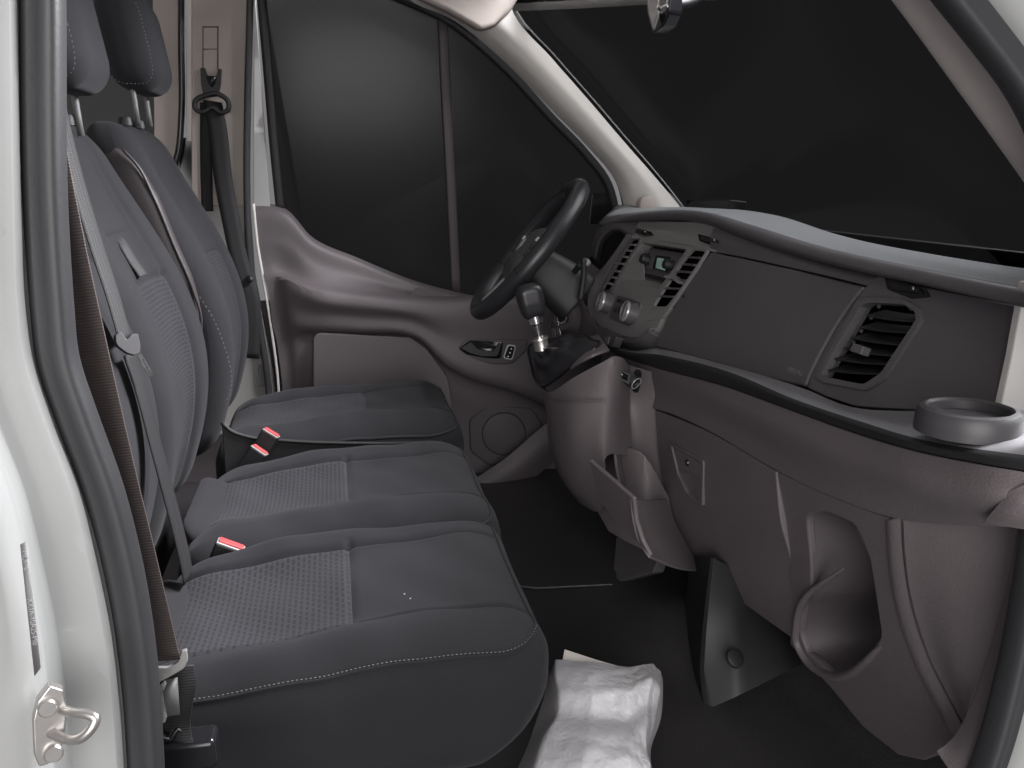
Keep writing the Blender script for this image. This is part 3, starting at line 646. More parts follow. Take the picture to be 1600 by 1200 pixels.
# fold-down tray pad with pull strap in the middle backrest
def tdef(L):
    P = L.copy(); zz = L[:, 2]+.855; P[:, 0] = L[:, 0]+np.interp(zz, *np.array(PR).T)-.030; P[:, 1] = L[:, 1]*(1-.16*np.clip((zz-.8)/.15, 0, 1))+.395; P[:, 2] = zz; return P
V, Fc, L = rbox((.034, .225, .165), (.012, .03, .02), (6, 30, 30), tdef)
ty = parts_of(V, Fc, L, lambda c: 'b', {'b': ('fold_down_tray', 'seat', None)}, BN, [1, 2])['b']
def t2(L):
    P = L.copy(); zz = L[:, 2]+.738; P[:, 0] = L[:, 0]+np.interp(zz, *np.array(PR).T)-.038; P[:, 1] = L[:, 1]+.425; P[:, 2] = zz; return P
V, Fc, L = rbox((.03, .14, .052), (.008, .012, .01), (4, 14, 10), t2)
parts_of(V, Fc, L, lambda c: 'b', {'b': ('strap_pocket', 'seatb', None)}, BN, [1, 2])
ps = [U(a, b, y=y_) for a, b, y_ in ((166, 372, .42), (178, 371, .41), (190, 384, .39), (203, 406, .385), (220, 430, .38))]
ribbon('pull_strap', [p+np.array((.004, 0, 0)) for p in ps], (.35, 1, .1), .022, 'beltg', BN, thick=.002)
headrest(BN, (-.172, .41, 1.085), lean=.14)
headrest(BN, (-.165, -.045, 1.06), lean=.14)
for s in (.345, .475): lathe('post_sleeve', [(0, .012), (.011, .012), (.013, .008), (.014, -.004)], (-.155-.02, s, .945), (0, 0, 1), 'black', BN, n=16)

DS = root('driver_chair', 'dark grey cloth driver seat with folded armrest behind the bench', 'seat', (.2, .93, 0))
block('seat_base', (.22, .94, .11), (.36, .40, .22), 'black', DS, bevel=.012)
cushion(DS, .935, .45, -.03, .49, .315, .332, .105, .285, seed=3, dens=90)
PD = [(z, x+.028) for z, x in PR]
backrest(DS, .935, .46, .30, .965, PD, .12, (.40, .70), dens=(18, 70, 90), rec=.02)
headrest(DS, (-.158, .93, 1.125), lean=.14)
for s in (.865, .995): lathe('post_sleeve', [(0, .012), (.011, .012), (.013, .008), (.014, -.004)], (-.165, s, .965), (0, 0, 1), 'black', DS, n=16)
# back piping seam on the side facing us
sm = [U(a, b, y=.705) for a, b in ((262, 395), (300, 445), (330, 490), (352, 545), (362, 595), (352, 635))]
stitches('stitching', [U(a, b, y=.704) for a, b in ((240, 300), (262, 395), (298, 445), (330, 492), (352, 545), (362, 595), (352, 635))], DS, n=46, r=.0007)
# armrest folded up along the backrest
ac = [(178, 238), (200, 262), (226, 312), (258, 388), (288, 458), (300, 500), (300, 522)]
def arm_sec(w_, t_): return rect(w_, t_, .8, 4)
sweep('armrest', [U(a-10, b, y=.69) for a, b in ac], arm_sec(.036, .022), 'armleather', DS, n=40, up=(0, 1, 0), scale=(.5, .85, 1, 1, 1, 1, .9, .45), sub=1)
tube('armrest_piping', [U(a+14, b-4, y=.672) for a, b in ac], .003, 'armleather', DS, n=50, m=6)
# plastic side cover beside the cushion and the lever tray between the seats
sc_ = ((346, 660), (352, 666), (360, 673), (385, 682), (450, 689), (560, 693), (690, 692))
tube('side_cover_rim', [U(a, b, y=.70) for a, b in sc_], .004, 'black', DS, n=40)
loft('side_cover', [[U(a, b, y=.702) for a, b in sc_], [U(a+4, b+50, y=.698) for a, b in sc_], [U(a+8, b+110, y=.69) for a, b in sc_]], 30, 6, 'black', DS, lin=True)
block('floor_tray', (.02, .655, .17), (.12, .07, .2), 'black', DS, bevel=.008)

# ================================================================== BELTS AND BUCKLES
def buckle(p_top, p_bot, label, wv=(.9, .1, -.25), w_=.036, t_=.02):
    p_top, p_bot = np.array(p_top), np.array(p_bot); ax = p_top-p_bot; L_ = np.linalg.norm(ax); ax /= L_
    a = np.array(wv, float); a -= ax*np.dot(a, ax); a /= np.linalg.norm(a); b = np.cross(ax, a); Rm = np.array([a, b, ax]).T
    r = root('seat_belt_buckle', label, 'buckle', tuple(p_bot), 'seat belt buckles between the seats')
    block('buckle_body', (p_top+p_bot)/2, (w_, t_, L_), 'black', r, rot=Rm, bevel=.004, seg=3)
    block('release_button', p_top+ax*.0005, (w_*.86, t_*.62, .006), 'red', r, rot=Rm, bevel=.0015)
    block('release_edge', p_top-ax*.0012-b*0, (w_*.95, t_*.86, .004), 'silver', r, rot=Rm, bevel=.001)
    return r
buckle(U(361, 851, y=.15), U(338, 905, y=.15), 'black buckle with red button at the gap between the two bench cushions', (.9, -.05, -.3), .042, .024)
buckle(U(424, 676, y=.66), U(385, 745, y=.66), 'upper of two red buttoned buckles beside the driver seat', (.8, -.3, -.55), .036, .022)
buckle(U(406, 703, y=.625), U(374, 752, y=.625), 'lower of two red buttoned buckles beside the driver seat', (.8, -.3, -.55), .036, .022)

PB = root('seat_belt', 'brown passenger seat belt hanging beside the door pillar with bright tongue', 'seat belt', U(255, 1040, y=-.36), 'seat belts')
ribbon('webbing', [U(a, b, y=y_) for a, b, y_ in ((40, 60, -.33), (52, 200, -.335), (82, 360, -.34), (123, 545, -.345), (166, 730, -.35), (203, 880, -.355), (240, 1034, -.36))], (1, -.25, .12), .047, 'belt', PB, n=60)
K = plane(U(265, 1040, y=-.36), (.12, -1, .25)); KU = lambda a, b, o=0.: U(a, b, pl=K, off=o)
tg = plate('tongue', rnd([KU(a, b, .004) for a, b in ((225, 1042), (262, 1042), (278, 1034), (284, 1016), (292, 1014), (294, 1030), (288, 1043), (262, 1058), (246, 1066), (225, 1072))], .25), K[1], .008, 'stack', PB, bevel=.003, seg=3)
plate('latch_plate', rnd([KU(a, b, .002) for a, b in ((243, 1076), (258, 1062), (261, 1066), (254, 1080), (261, 1118), (258, 1128), (243, 1130))], .15), K[1], .003, 'chrome', tg, holes=[[KU(a, b, .002) for a, b in ((245, 1086), (251, 1086), (254, 1116), (246, 1118))]], bevel=.0006)
ribbon('webbing', [KU(264, 1046, -.008), KU(268, 1080, -.008), KU(262, 1112, -.012), KU(258, 1150, -.02), KU(262, 1180, -.02)], (1, -.2, .1), .042, 'beltk', PB)
lb_ = plate('webbing_label', [KU(a, b, -.003) for a, b in ((252, 1066), (277, 1060), (281, 1118), (256, 1122))], K[1], .001, 'label', PB, bevel=0)
tube('anchor', [KU(a, b, -.02) for a, b in ((246, 1158), (262, 1166), (276, 1150), (296, 1170), (322, 1184))], .004, 'gloss', PB)
block('anchor_cover', KU(285, 1190, -.03), (.06, .03, .03), 'gloss', PB, bevel=.006)

MB_ = root('seat_belt', 'grey striped middle seat belt lying down the bench backrest with steel tongue', 'seat belt', U(205, 560, y=.24), 'seat belts')
ym = .06
ribbon('webbing', [U(a, b, y=ym) for a, b in ((86, 130), (98, 190), (122, 285), (152, 385), (178, 465), (196, 530))], (.16, 1, .1), .036, 'beltg', MB_, n=50)
ribbon('webbing', [U(a, b, y=ym) for a, b in ((203, 552), (222, 610), (243, 690), (264, 770), (282, 840), (292, 885), (295, 905))], (.16, 1, .0), .036, 'beltk', MB_, n=50)
K2 = plane(U(205, 545, y=ym-.02), (.55, -.75, .25)); K2U = lambda a, b, o=0.: U(a, b, pl=K2, off=o)
tg = plate('tongue', rnd([K2U(a, b, .004) for a, b in ((178, 524), (188, 518), (196, 532), (204, 522), (214, 522), (218, 540), (217, 552), (208, 556), (196, 552), (180, 540))], .3), K2[1], .007, 'cup', MB_, bevel=.002, seg=3)
plate('latch_plate', rnd([K2U(a, b, .002) for a, b in ((214, 557), (220, 553), (238, 582), (237, 589), (232, 589))], .15), K2[1], .002, 'chrome', tg, holes=[[K2U(a, b, .002) for a, b in ((221, 562), (223, 561), (233, 580), (231, 581))]], bevel=.0004)

DB = root('seat_belt', 'black driver seat belt hanging from a guide on the far beige pillar', 'seat belt', U(395, 440, y=1.43), 'seat belts')
ribbon('webbing', [U(a, b, y=y_) for a, b, y_ in ((332, 158, 1.425), (340, 200, 1.42), (349, 280, 1.415), (362, 350, 1.40), (378, 420, 1.385), (388, 448, 1.38), (392, 560, 1.38))], (1, .1, -.12), .047, 'beltk', DB)
ribbon('webbing', [U(a, b, y=1.43) for a, b in ((322, 160), (322, 240), (324, 330))], (1, 0, 0), .03, 'beltk', DB)
D_ = lambda a, b, d=1.424: U(a, b, y=d)
gd = plate('guide_slider', rnd([D_(a, b) for a, b in ((313, 106), (320, 106), (324, 118), (338, 119), (341, 107), (346, 108), (345, 130), (341, 150), (318, 152), (314, 130))], .15), (0, -1, 0), .02, 'black', DB, bevel=.003)
plate('guide_throat', rnd([D_(a, b, 1.4225) for a, b in ((322, 119), (339, 119), (337, 130), (332, 137), (326, 132))], .2), (0, -1, 0), .002, 'gloss', gd, bevel=0)
sweep('guide_ring', [D_(a, b, 1.413) for a, b in ((318, 150), (341, 147), (356, 158), (356, 172), (346, 176), (332, 168), (315, 175), (305, 170), (305, 158))], circ(.0062, 8), 'black', DB, closed=True, n=40)
lathe('belt_stop', [(0, .006), (.008, .005), (.010, 0), (.010, -.006)], D_(390, 436, 1.372), (0, -1, 0), 'gloss', DB, n=16)

# ================================================================== DASHBOARD
DB_ = root('dashboard', 'grey and taupe van dashboard with vents, radio, glove box and shelf', 'dashboard', (.95, .4, 0))
FP = plane((.90, 0, .58), (-1, 0, .3125)); fu = lambda a, b, o=0.: U(a, b, pl=FP, off=o)
z5 = lambda a, b: (900+a*.4375, 280+b*.4375)            # reading scales of the enlarged views
z6 = lambda a, b: (820+a*.55, 540+b*.55)
zc_ = lambda a, b: (920+a*.1917, 330+b*.1917)
# ---- top pad: rear edge under the windscreen -> rolled lip
tA = [(965, 320, 1.03), (1062, 323, 1.20), (1210, 336, 1.23), (1300, 364, 1.19), (1450, 396, 1.03), (1560, 414, .965), (1660, 430, .935)]
tB = [(945, 338, .96), (1020, 329, .975), (1100, 331, .975), (1165, 349, .965), (1300, 390, .95), (1450, 422, .94), (1660, 462, .92)]
tC = [(934, 350, .94), (1012, 332, .945), (1103, 334, .945), (1162, 354, .94), (1300, 397, .925), (1450, 430, .915), (1660, 474, .895)]
tD = [(938, 352, .938), (1012, 340, .94), (1104, 343, .94), (1162, 364, .935), (1300, 407, .922), (1450, 441, .912), (1660, 488, .892)]
tE = [(942, 356, .955), (1013, 345, .955), (1105, 351, .955), (1162, 373, .952), (1300, 415, .94), (1450, 448, .932), (1660, 494, .91)]
tM = [((a+c)/2, (b+d)/2, (x+y_)/2) for (a, b, x), (c, d, y_) in zip(tA, tB)]
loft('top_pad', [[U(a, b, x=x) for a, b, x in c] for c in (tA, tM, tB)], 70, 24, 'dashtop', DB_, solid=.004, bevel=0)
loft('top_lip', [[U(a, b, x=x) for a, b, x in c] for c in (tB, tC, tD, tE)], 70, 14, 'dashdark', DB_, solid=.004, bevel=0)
# small box on top of the dash, at the foot of the screen
plate('dash_top_box', [U(a, b, x=1.24) for a, b in ((1072, 312), (1140, 312), (1136, 332), (1072, 330))], (-1, 0, .1), .05, 'black', DB_, bevel=.004)
# ---- carrier behind everything
block('dash_carrier', (1.14, .45, .42), (.20, 1.62, .62), 'black', DB_, bevel=.01)
# ---- upper strip between lip and panels
sA = [(942, 355, .957), (1013, 344, .957), (1105, 350, .957), (1162, 372, .954), (1300, 414, .945), (1450, 447, .94), (1600, 480, .93)]
sB = [(960, 376), (1010, 372), (1112, 391), (1160, 402), (1300, 436), (1380, 455), (1450, 478)]
# ---- airbag cover
ab = [fu(*z5(*p), .004) for p in ((487, 262), (600, 285), (800, 328), (1036, 386), (985, 450), (930, 530), (880, 620), (845, 690), (824, 742), (700, 716), (560, 675), (430, 637), (288, 598), (330, 500), (400, 385))]
plate('airbag_cover', ab, FP[1], .03, 'airbag', DB_, bevel=.004, seg=3)
text('airbag_lettering', 'AIRBAG', fu(*z5(762, 690), .0046), fu(*z5(822, 708))-fu(*z5(762, 690)), (0, 0, 1), .013, 'greyprint', DB_, ext=.0004)
lathe('airbag_clip', [(0, .004), (.003, .004), (.004, 0)], fu(*z5(393, 420), .004), FP[1], 'black', DB_, n=8)
us = [z5(*p) for p in ((490, 172), (560, 190), (700, 240), (860, 285), (1090, 338))]; ul = [z5(*p) for p in ((480, 258), (600, 281), (760, 316), (900, 348), (1040, 382))]
loft('upper_strip', [[U(a, b, x=.955) for a, b in us], [(U(a, b, x=.952)+fu(c, d))/2+np.array((-.004, 0, 0)) for (a, b), (c, d) in zip(us, ul)], [fu(a, b, .0015) for a, b in ul]], 30, 8, 'dashdark', DB_)
# ---- near end panel with the big vent
eo = [fu(*z5(*p), .003) for p in ((1048, 378), (1092, 340), (1180, 372), (1330, 405), (1460, 432), (1592, 458), (1575, 560), (1548, 690), (1522, 812), (1400, 822), (1200, 824), (1080, 818), (1000, 812), (900, 778), (833, 748), (850, 695), (890, 620), (940, 530), (995, 450))]
vo = [fu(*z5(*p), .003) for p in ((1055, 432), (1190, 440), (1240, 472), (1246, 508), (1115, 712), (1050, 752), (902, 724), (876, 705), (1022, 446))]
ep = plate('end_panel', eo, FP[1], .02, 'dashdark', DB_, holes=[rnd(vo, .2)], bevel=.003)
def ringplate(name, outer, inner, n, d, mat, parent, **k): return plate(name, outer, n, d, mat, parent, holes=[inner], **k)
vi = [fu(*z5(*p), .008) for p in ((1066, 446), (1188, 452), (1228, 480), (1232, 508), (1106, 698), (1044, 738), (912, 712), (892, 702), (1032, 458))]
vo2 = [fu(*z5(*p), .008) for p in ((1052, 426), (1191, 434), (1247, 468), (1252, 510), (1119, 719), (1053, 760), (899, 731), (868, 709), (1018, 439))]
vent = ringplate('side_vent', rnd(vo2, .2), rnd(vi, .2), FP[1], .012, 'dashdark', DB_, bevel=.003, seg=3)
plate('vent_shade_plate', rnd([fu(*z5(*p), -.035) for p in ((1055, 432), (1190, 440), (1245, 472), (1250, 508), (1115, 718), (1050, 756), (898, 728), (870, 705), (1022, 446))], .2), FP[1], .004, 'ventshade', vent, bevel=0)  # black back plate, the vent's inner shade put into its colour
def slat(parent, a, b, dep, th, tilt, mat='black', plane_=FP, bow=.0):
    a, b = np.array(a), np.array(b); n = plane_[1]; t = (b-a)/np.linalg.norm(b-a); up = np.cross(n, t); up = up if up[2] > 0 else -up
    dv = n*math.cos(tilt)-up*math.sin(tilt); th_ = np.cross(t, dv); m = 10; P = []
    for q in np.linspace(0, 1, m):
        c = a+(b-a)*q+dv*bow*math.sin(math.pi*q)
        P.append((c-dv*dep, c))
    V = []
    for p, q in P: V += [p-th_*th, q-th_*th*.6, q+th_*th*.6, p+th_*th]
    Fc = [(i*4+j, i*4+(j+1) % 4, i*4+4+(j+1) % 4, i*4+4+j) for i in range(m-1) for j in range(4)]+[(3, 2, 1, 0), (m*4-4, m*4-3, m*4-2, m*4-1)]
    return mk('slat', V, Fc, mat, parent, bevel=.0006)
for p, q in (((1040, 488), (1234, 512)), ((1016, 531), (1208, 551)), ((985, 568), (1182, 595)), ((958, 607), (1150, 634)), ((926, 643), (1122, 664)), ((902, 684), (1102, 698))):
    slat(vent, fu(*z5(*p), .002), fu(*z5(*q), .002), .03, .0016, R(28), 'black', bow=.006)
K3 = fu(*z5(1044, 618), .012); block('vent_slider', K3, (.014, .026, .012), 'dashdark', vent, rot=((.95, 0, .3), (0, 1, 0), (-.3, 0, .95)), bevel=.002)
for p in ((1075, 452), (1190, 460), (1048, 492), (1012, 540), (985, 580), (930, 650), (900, 690)): lathe('vent_clip', [(0, .003), (.0022, .003), (.003, 0)], fu(*z5(*p), -.004), FP[1], 'hub', vent, n=8)
# vent slide switches on the strip above
def slide(p, parent, s=1., mark=True):
    q = fu(*p, .006)
    b0 = plate('slide_recess', rnd([fu(p[0]+dx*s, p[1]+dy*s, .0045) for dx, dy in ((-34, -16), (30, 0), (38, 14), (8, 17), (-30, 2))], .15), FP[1], .004, 'gloss', parent, bevel=.0005)
    plate('slide_grip', rnd([fu(p[0]+dx*s, p[1]+dy*s, .010) for dx, dy in ((-22, -8), (22, 1), (26, 9), (-16, 4))], .3), FP[1], .006, 'black', b0, bevel=.002)
    if mark: plate('slide_mark', [fu(p[0]+dx*s, p[1]+dy*s, .0105) for dx, dy in ((15, -1), (18, 0), (18, 5), (15, 4))], FP[1], .0006, 'white', b0, bevel=0)
slide(z5(1190, 392), DB_)
# ---- centre stack
co = [fu(*zc_(*p), .006) for p in ((372, 196), (310, 290), (200, 440), (110, 560), (60, 700), (48, 800), (60, 890), (105, 955), (240, 1018), (370, 1052), (490, 1035), (562, 975), (640, 830), (780, 560), (950, 345), (1005, 318), (860, 292), (620, 255), (450, 215))]
pock = [fu(*zc_(*p), .006) for p in ((455, 262), (815, 318), (690, 500), (585, 640), (252, 562), (360, 390))]
vlq = [(372, 238), (446, 240), (330, 420), (205, 645), (122, 668), (150, 600), (240, 440)]
vrq = [(872, 322), (992, 334), (880, 500), (770, 660), (670, 790), (545, 790), (650, 620), (760, 450)]
cs = plate('centre_stack', cat(co, 90, True), FP[1], .03, 'stack', DB_, holes=[rnd(pock, .12), rnd([fu(*zc_(*p), .006) for p in vlq], .2), rnd([fu(*zc_(*p), .006) for p in vrq], .2)], bevel=.003)
loft('stack_bezel', [[fu(*zc_(*p), o) for p in ((372, 196), (310, 290), (200, 440), (110, 560), (60, 700), (48, 800), (60, 890), (105, 955), (240, 1018), (370, 1052), (490, 1035), (562, 975))] for o in (.004,)]+
     [[fu(*zc_(a-6, b+6), .012) for a, b in ((372, 196), (310, 290), (200, 440), (110, 560), (60, 700), (48, 800), (60, 890), (105, 955), (240, 1018), (370, 1052), (490, 1035), (562, 975))]]+
     [[fu(*zc_(a+dx, b+dy), -.03) for (a, b), dx, dy in zip(((372, 196), (310, 290), (200, 440), (110, 560), (60, 700), (48, 800), (60, 890), (105, 955), (240, 1018), (370, 1052), (490, 1035), (562, 975)), (-20, -25, -30, -35, -35, -30, -30, -25, -10, 0, 5, 10), (0, 0, 0, 0, 5, 15, 25, 40, 50, 60, 55, 45))]], 60, 10, 'dashdark', DB_)
plate('vent_shade_plate', [fu(*zc_(*p), .003) for p in ((372, 238), (446, 240), (205, 645), (122, 668))], FP[1], .004, 'ventshade', cs, bevel=0)  # black plate almost flush with the front, painting the shade of a deep vent
plate('vent_shade_plate', [fu(*zc_(*p), .003) for p in ((860, 322), (1010, 334), (670, 800), (535, 800))], FP[1], .004, 'ventshade', cs, bevel=0)  # same painted shade behind the right-hand slats
vl = ringplate('centre_vent', rnd([fu(*zc_(*p), .009) for p in ((366, 228), (456, 230), (338, 424), (210, 655), (108, 682), (138, 600), (232, 436))], .2), rnd([fu(*zc_(*p), .009) for p in ((376, 240), (440, 242), (324, 420), (200, 640), (126, 662), (154, 600), (246, 440))], .2), FP[1], .008, 'dashdark', cs, bevel=.001)
for p, q in (((352, 290), (412, 290)), ((322, 335), (380, 340)), ((290, 385), (350, 392)), ((236, 438), (322, 446)), ((218, 500), (285, 508)), ((190, 548), (255, 560)), ((165, 600), (225, 612))):
    slat(vl, fu(*zc_(*p), .013), fu(*zc_(*q), .013), .011, .0022, R(25), 'stack')
vr = ringplate('centre_vent', rnd([fu(*zc_(*p), .009) for p in ((862, 308), (1008, 322), (890, 505), (778, 668), (678, 806), (528, 806), (640, 620), (750, 450))], .2), rnd([fu(*zc_(*p), .009) for p in ((874, 326), (986, 337), (876, 500), (764, 660), (664, 786), (552, 786), (656, 620), (766, 450))], .2), FP[1], .008, 'stack', cs, bevel=.001)
for p, q in (((850, 395), (945, 400)), ((800, 450), (900, 460)), ((745, 510), (862, 518)), ((700, 575), (815, 585)), ((655, 645), (765, 652)), ((610, 710), (715, 716))):
    slat(vr, fu(*zc_(*p), .013), fu(*zc_(*q), .013), .011, .0016, R(25), 'dashdark')
plate('vent_slider', rnd([fu(*zc_(*p), .016) for p in ((670, 540), (740, 530), (800, 590), (780, 606), (730, 566), (668, 560))], .2), FP[1], .012, 'stack', vr, bevel=.002)
plate('vent_blank', rnd([fu(*zc_(*p), .008) for p in ((560, 800), (690, 790), (620, 880), (490, 905))], .1), FP[1], .01, 'stack', cs, bevel=.002)
# radio pocket: side wall, floor, face
pw = lambda a, b, o: fu(*zc_(a, b), o)
RO = -.012
plate('pocket_wall', [pw(450, 250, .004), pw(420, 540, RO), pw(410, 585, RO), pw(250, 565, .004)], np.cross(pw(450, 250, .004)-pw(250, 565, .004), pw(410, 585, RO)-pw(250, 565, .004))*-1, .001, 'stack', cs, bevel=0, smooth=False)
plate('pocket_floor', [pw(250, 562, .004), pw(585, 638, .004), pw(612, 590, RO), pw(400, 540, RO)], (0, 0, 1), .002, 'stack', cs, bevel=0, smooth=False)
ra = plate('radio', [fu(*zc_(*p), RO) for p in ((462, 285), (770, 335), (640, 600), (395, 565))], FP[1], .02, 'dashdark', cs, bevel=.001)
plate('radio_face', rnd([fu(*zc_(*p), RO+.004) for p in ((482, 302), (748, 346), (700, 470), (655, 500), (432, 455))], .1), FP[1], .006, 'dashdark', ra, bevel=.001)
plate('display_frame', rnd([fu(*zc_(*p), RO+.007) for p in ((530, 352), (640, 366), (620, 486), (500, 462))], .15), FP[1], .006, 'gloss', ra, bevel=.001)
plate('display', rnd([fu(*zc_(*p), RO+.008) for p in ((545, 375), (626, 388), (604, 478), (530, 458))], .08), FP[1], .003, 'lcd', ra, bevel=0)
for a, b in ((462, 392), (652, 435)): lathe('radio_knob', [(0, .020), (.0095, .020), (.0115, .017), (.012, 0)], fu(*zc_(a, b), RO+.004), FP[1], 'black', ra, n=24)
for k in range(6):
    a, b = 448+k*33, 512+k*9
    plate('radio_button', rnd([fu(*zc_(a+dx, b+dy), RO+.005) for dx, dy in ((-14, -18), (13, -12), (10, 22), (-17, 16))], .15), FP[1], .004, 'black', ra, bevel=.0008)
# heater controls
hc = plate('heater_panel', rnd([fu(*zc_(*p), .008) for p in ((255, 690), (455, 755), (420, 850), (345, 945), (190, 880), (205, 800))], .12), FP[1], .004, 'dashdark', cs, bevel=.001)
for a, b in ((172, 758), (375, 842)):
    kn = lathe('heater_knob', [(.0, .020), (.019, .020), (.0195, .026), (.0225, .026), (.0245, .022), (.026, .0)], fu(*zc_(a+18, b), .006), FP[1], 'dashdark', hc, n=32)
    lathe('knob_rim', [(.0195, .0272), (.0228, .0272), (.0245, .0242), (.0245, .0225), (.0195, .0225)], fu(*zc_(a+18, b), .006), FP[1], 'silver', hc, n=32, ring=True)
    block('knob_bar', fu(*zc_(a+18, b), .0285), (.008, .008, .038), 'stack', hc, rot=((.95, 0, .3), (0, 1, 0), (-.3, 0, .95)), bevel=.002)
for a, b in ((280, 740), (325, 752), (365, 765)): plate('heater_button', rnd([fu(*zc_(a+dx, b+dy), .0105) for dx, dy in ((-16, -16), (18, -8), (10, 18), (-22, 10))], .15), FP[1], .004, 'black', hc, bevel=.0008)
plate('heater_button', rnd([fu(*zc_(a, b), .0105) for a, b in ((255, 790), (305, 800), (282, 838), (228, 826))], .15), FP[1], .004, 'gloss', hc, bevel=.0008)
# strip above the stack with two slide switches and the closed tray
ts = [(1000, 344), (1105, 351), (1160, 372)]
loft('stack_top', [[U(a, b, x=.956) for a, b in ((985, 346), (1050, 346), (1105, 350), (1150, 366))], [(U(a, b, x=.95)*.6+fu(a, b)*.4) for a, b in ((988, 357), (1042, 363), (1105, 372), (1140, 384))], [fu(a, b, .004) for a, b in ((990, 370), (1035, 378), (1100, 389), (1118, 394))]], 20, 8, 'stack', DB_)
slide(zc_(455, 172), DB_, .42); slide(zc_(1010, 240), DB_, .6)
# ---- instrument hood (driver side)
loft('instrument_hood', [[U(a, b, x=x) for a, b, x in c] for c in (
    ((924, 400, .93), (928, 370, .93), (945, 350, .94), (975, 343, .95), (1000, 346, .955)),
    ((930, 405, .925), (936, 378, .925), (950, 360, .93), (972, 354, .935), (990, 362, .94)),
    ((936, 410, .95), (942, 384, .95), (953, 368, .95), (968, 362, .95), (980, 372, .95)))], 24, 10, 'dashdark', DB_)
plate('instrument_cluster', [U(a, b, x=.975) for a, b in ((922, 402), (934, 372), (955, 356), (975, 356), (984, 380), (975, 410), (955, 440), (915, 405))], (-1, -.2, .2), .02, 'gloss', DB_, bevel=.002)
loft('cluster_lower', [[U(a, b, x=.93) for a, b in ((916, 404), (935, 420), (958, 438))], [U(a, b, x=.90) for a, b in ((905, 425), (925, 445), (945, 462))], [U(a, b, x=.885) for a, b in ((880, 470), (905, 490), (935, 510))], [U(a, b, x=.88) for a, b in ((860, 500), (895, 530), (945, 545))]], 16, 16, 'lower', DB_)
# ---- shelf with dark front edge
shA = [(940, 520, 0.900), (985, 546, 0.900), (1026, 543, 0.895), (1119, 566, 0.885), (1259, 608, 0.875), (1337, 637, 0.880), (1425, 642, 0.900), (1570, 634, 0.940), (1680, 640, 0.940)]
shB = [(940, 530, 0.860), (962, 544, 0.850), (1040, 556, 0.840), (1145, 583, 0.825), (1250, 627, 0.815), (1337, 656, 0.810), (1469, 693, 0.805), (1600, 711, 0.820), (1690, 722, 0.870)]
shC = [(940, 534, 0.855), (960, 548, 0.845), (1035, 562, 0.833), (1142, 592, 0.818), (1250, 634, 0.808), (1337, 664, 0.802), (1469, 702, 0.797), (1600, 720, 0.812), (1690, 731, 0.860)]
shD = [(942, 540, 0.860), (962, 553, 0.850), (1022, 573, 0.840), (1140, 605, 0.825), (1250, 645, 0.815), (1337, 676, 0.810), (1469, 712, 0.803), (1600, 735, 0.820), (1690, 748, 0.870)]
mkc = lambda c: [U(a, b, x=x) for a, b, x in c]
loft('shelf', [mkc(shA), mkc(shB)], 60, 10, 'shelf', DB_, solid=.004, bevel=.001)
loft('shelf_edge', [mkc(shB), mkc(shC), mkc(shD)], 60, 10, 'black', DB_, solid=.006, bevel=.001)
# cup holder ring standing on the shelf
CH = U(1513, 652, z=.632)
ch = lathe('cup_holder', [(.037, .000), (.0375, .008), (.040, .0105), (.045, .009), (.048, .004), (.0487, -.006), (.049, -.014), (.037, -.014)], CH, (0, 0, 1), 'cup', DB_, n=48)
lathe('cup_well', [(0, -.012), (.041, -.012), (.041, -.016)], CH, (0, 0, 1), 'gloss', ch, n=32)
# ---- lower dash roll
r0 = [(940, 541, 0.862), (962, 554, 0.852), (1022, 574, 0.842), (1140, 606, 0.828), (1250, 646, 0.818), (1337, 677, 0.812), (1469, 713, 0.806), (1600, 736, 0.822), (1690, 749, 0.870)]
r1 = [(940, 552, 0.870), (962, 568, 0.857), (1022, 590, 0.844), (1135, 625, 0.824), (1245, 672, 0.812), (1337, 712, 0.804), (1469, 755, 0.797), (1600, 775, 0.814), (1690, 785, 0.862)]
r2 = [(940, 590, 0.868), (965, 605, 0.858), (1022, 620, 0.853), (1120, 655, 0.838), (1230, 715, 0.828), (1330, 762, 0.820), (1440, 795, 0.818), (1580, 808, 0.828), (1690, 815, 0.873)]
r3 = [(940, 630, 0.860), (970, 635, 0.855), (1023, 639, 0.850), (1112, 676, 0.840), (1213, 735, 0.835), (1310, 780, 0.830), (1400, 811, 0.830), (1560, 824, 0.840), (1690, 830, 0.870)]
loft('lower_roll', [mkc(r0), mkc(r1), mkc(r2), mkc(r3)], 70, 24, 'lower', DB_)
# ---- glove box lid
gA = [(1024, 641, .852), (1112, 678, .842), (1212, 737, .837)]; gB = [(1030, 720, .862), (1118, 765, .852), (1220, 815, .848)]
gC = [(1060, 830, .885), (1140, 868, .878), (1238, 882, .874)]; gD = [(1094, 891, .915), (1165, 946, .91), (1246, 1004, .905)]
gb = loft('glove_box', [mkc(gA), mkc(gB), mkc(gC), mkc(gD)], 40, 30, 'lower', DB_, solid=.012, bevel=.003)
GP = plane3(U(1050, 693, x=.855), U(1102, 715, x=.8495), U(1090, 785, x=.861)); gu = lambda a, b, o=0.: U(a, b, pl=GP, off=o)
zl = lambda a, b: (875+a*.2344, 594+b*.2344)
lt = plate('latch_bezel', rnd([gu(*zl(*p), .005) for p in ((735, 408), (972, 535), (964, 840), (850, 772), (786, 640))], .08), GP[1], .008, 'lower', gb, holes=[rnd([gu(*zl(*p), .005) for p in ((757, 436), (958, 548), (950, 812), (862, 752), (802, 626))], .08)], bevel=.0015)
plate('latch_lever', rnd([gu(*zl(*p), .0035) for p in ((764, 446), (952, 552), (948, 650), (806, 580))], .08), GP[1], .006, 'lower', lt, bevel=.0015)
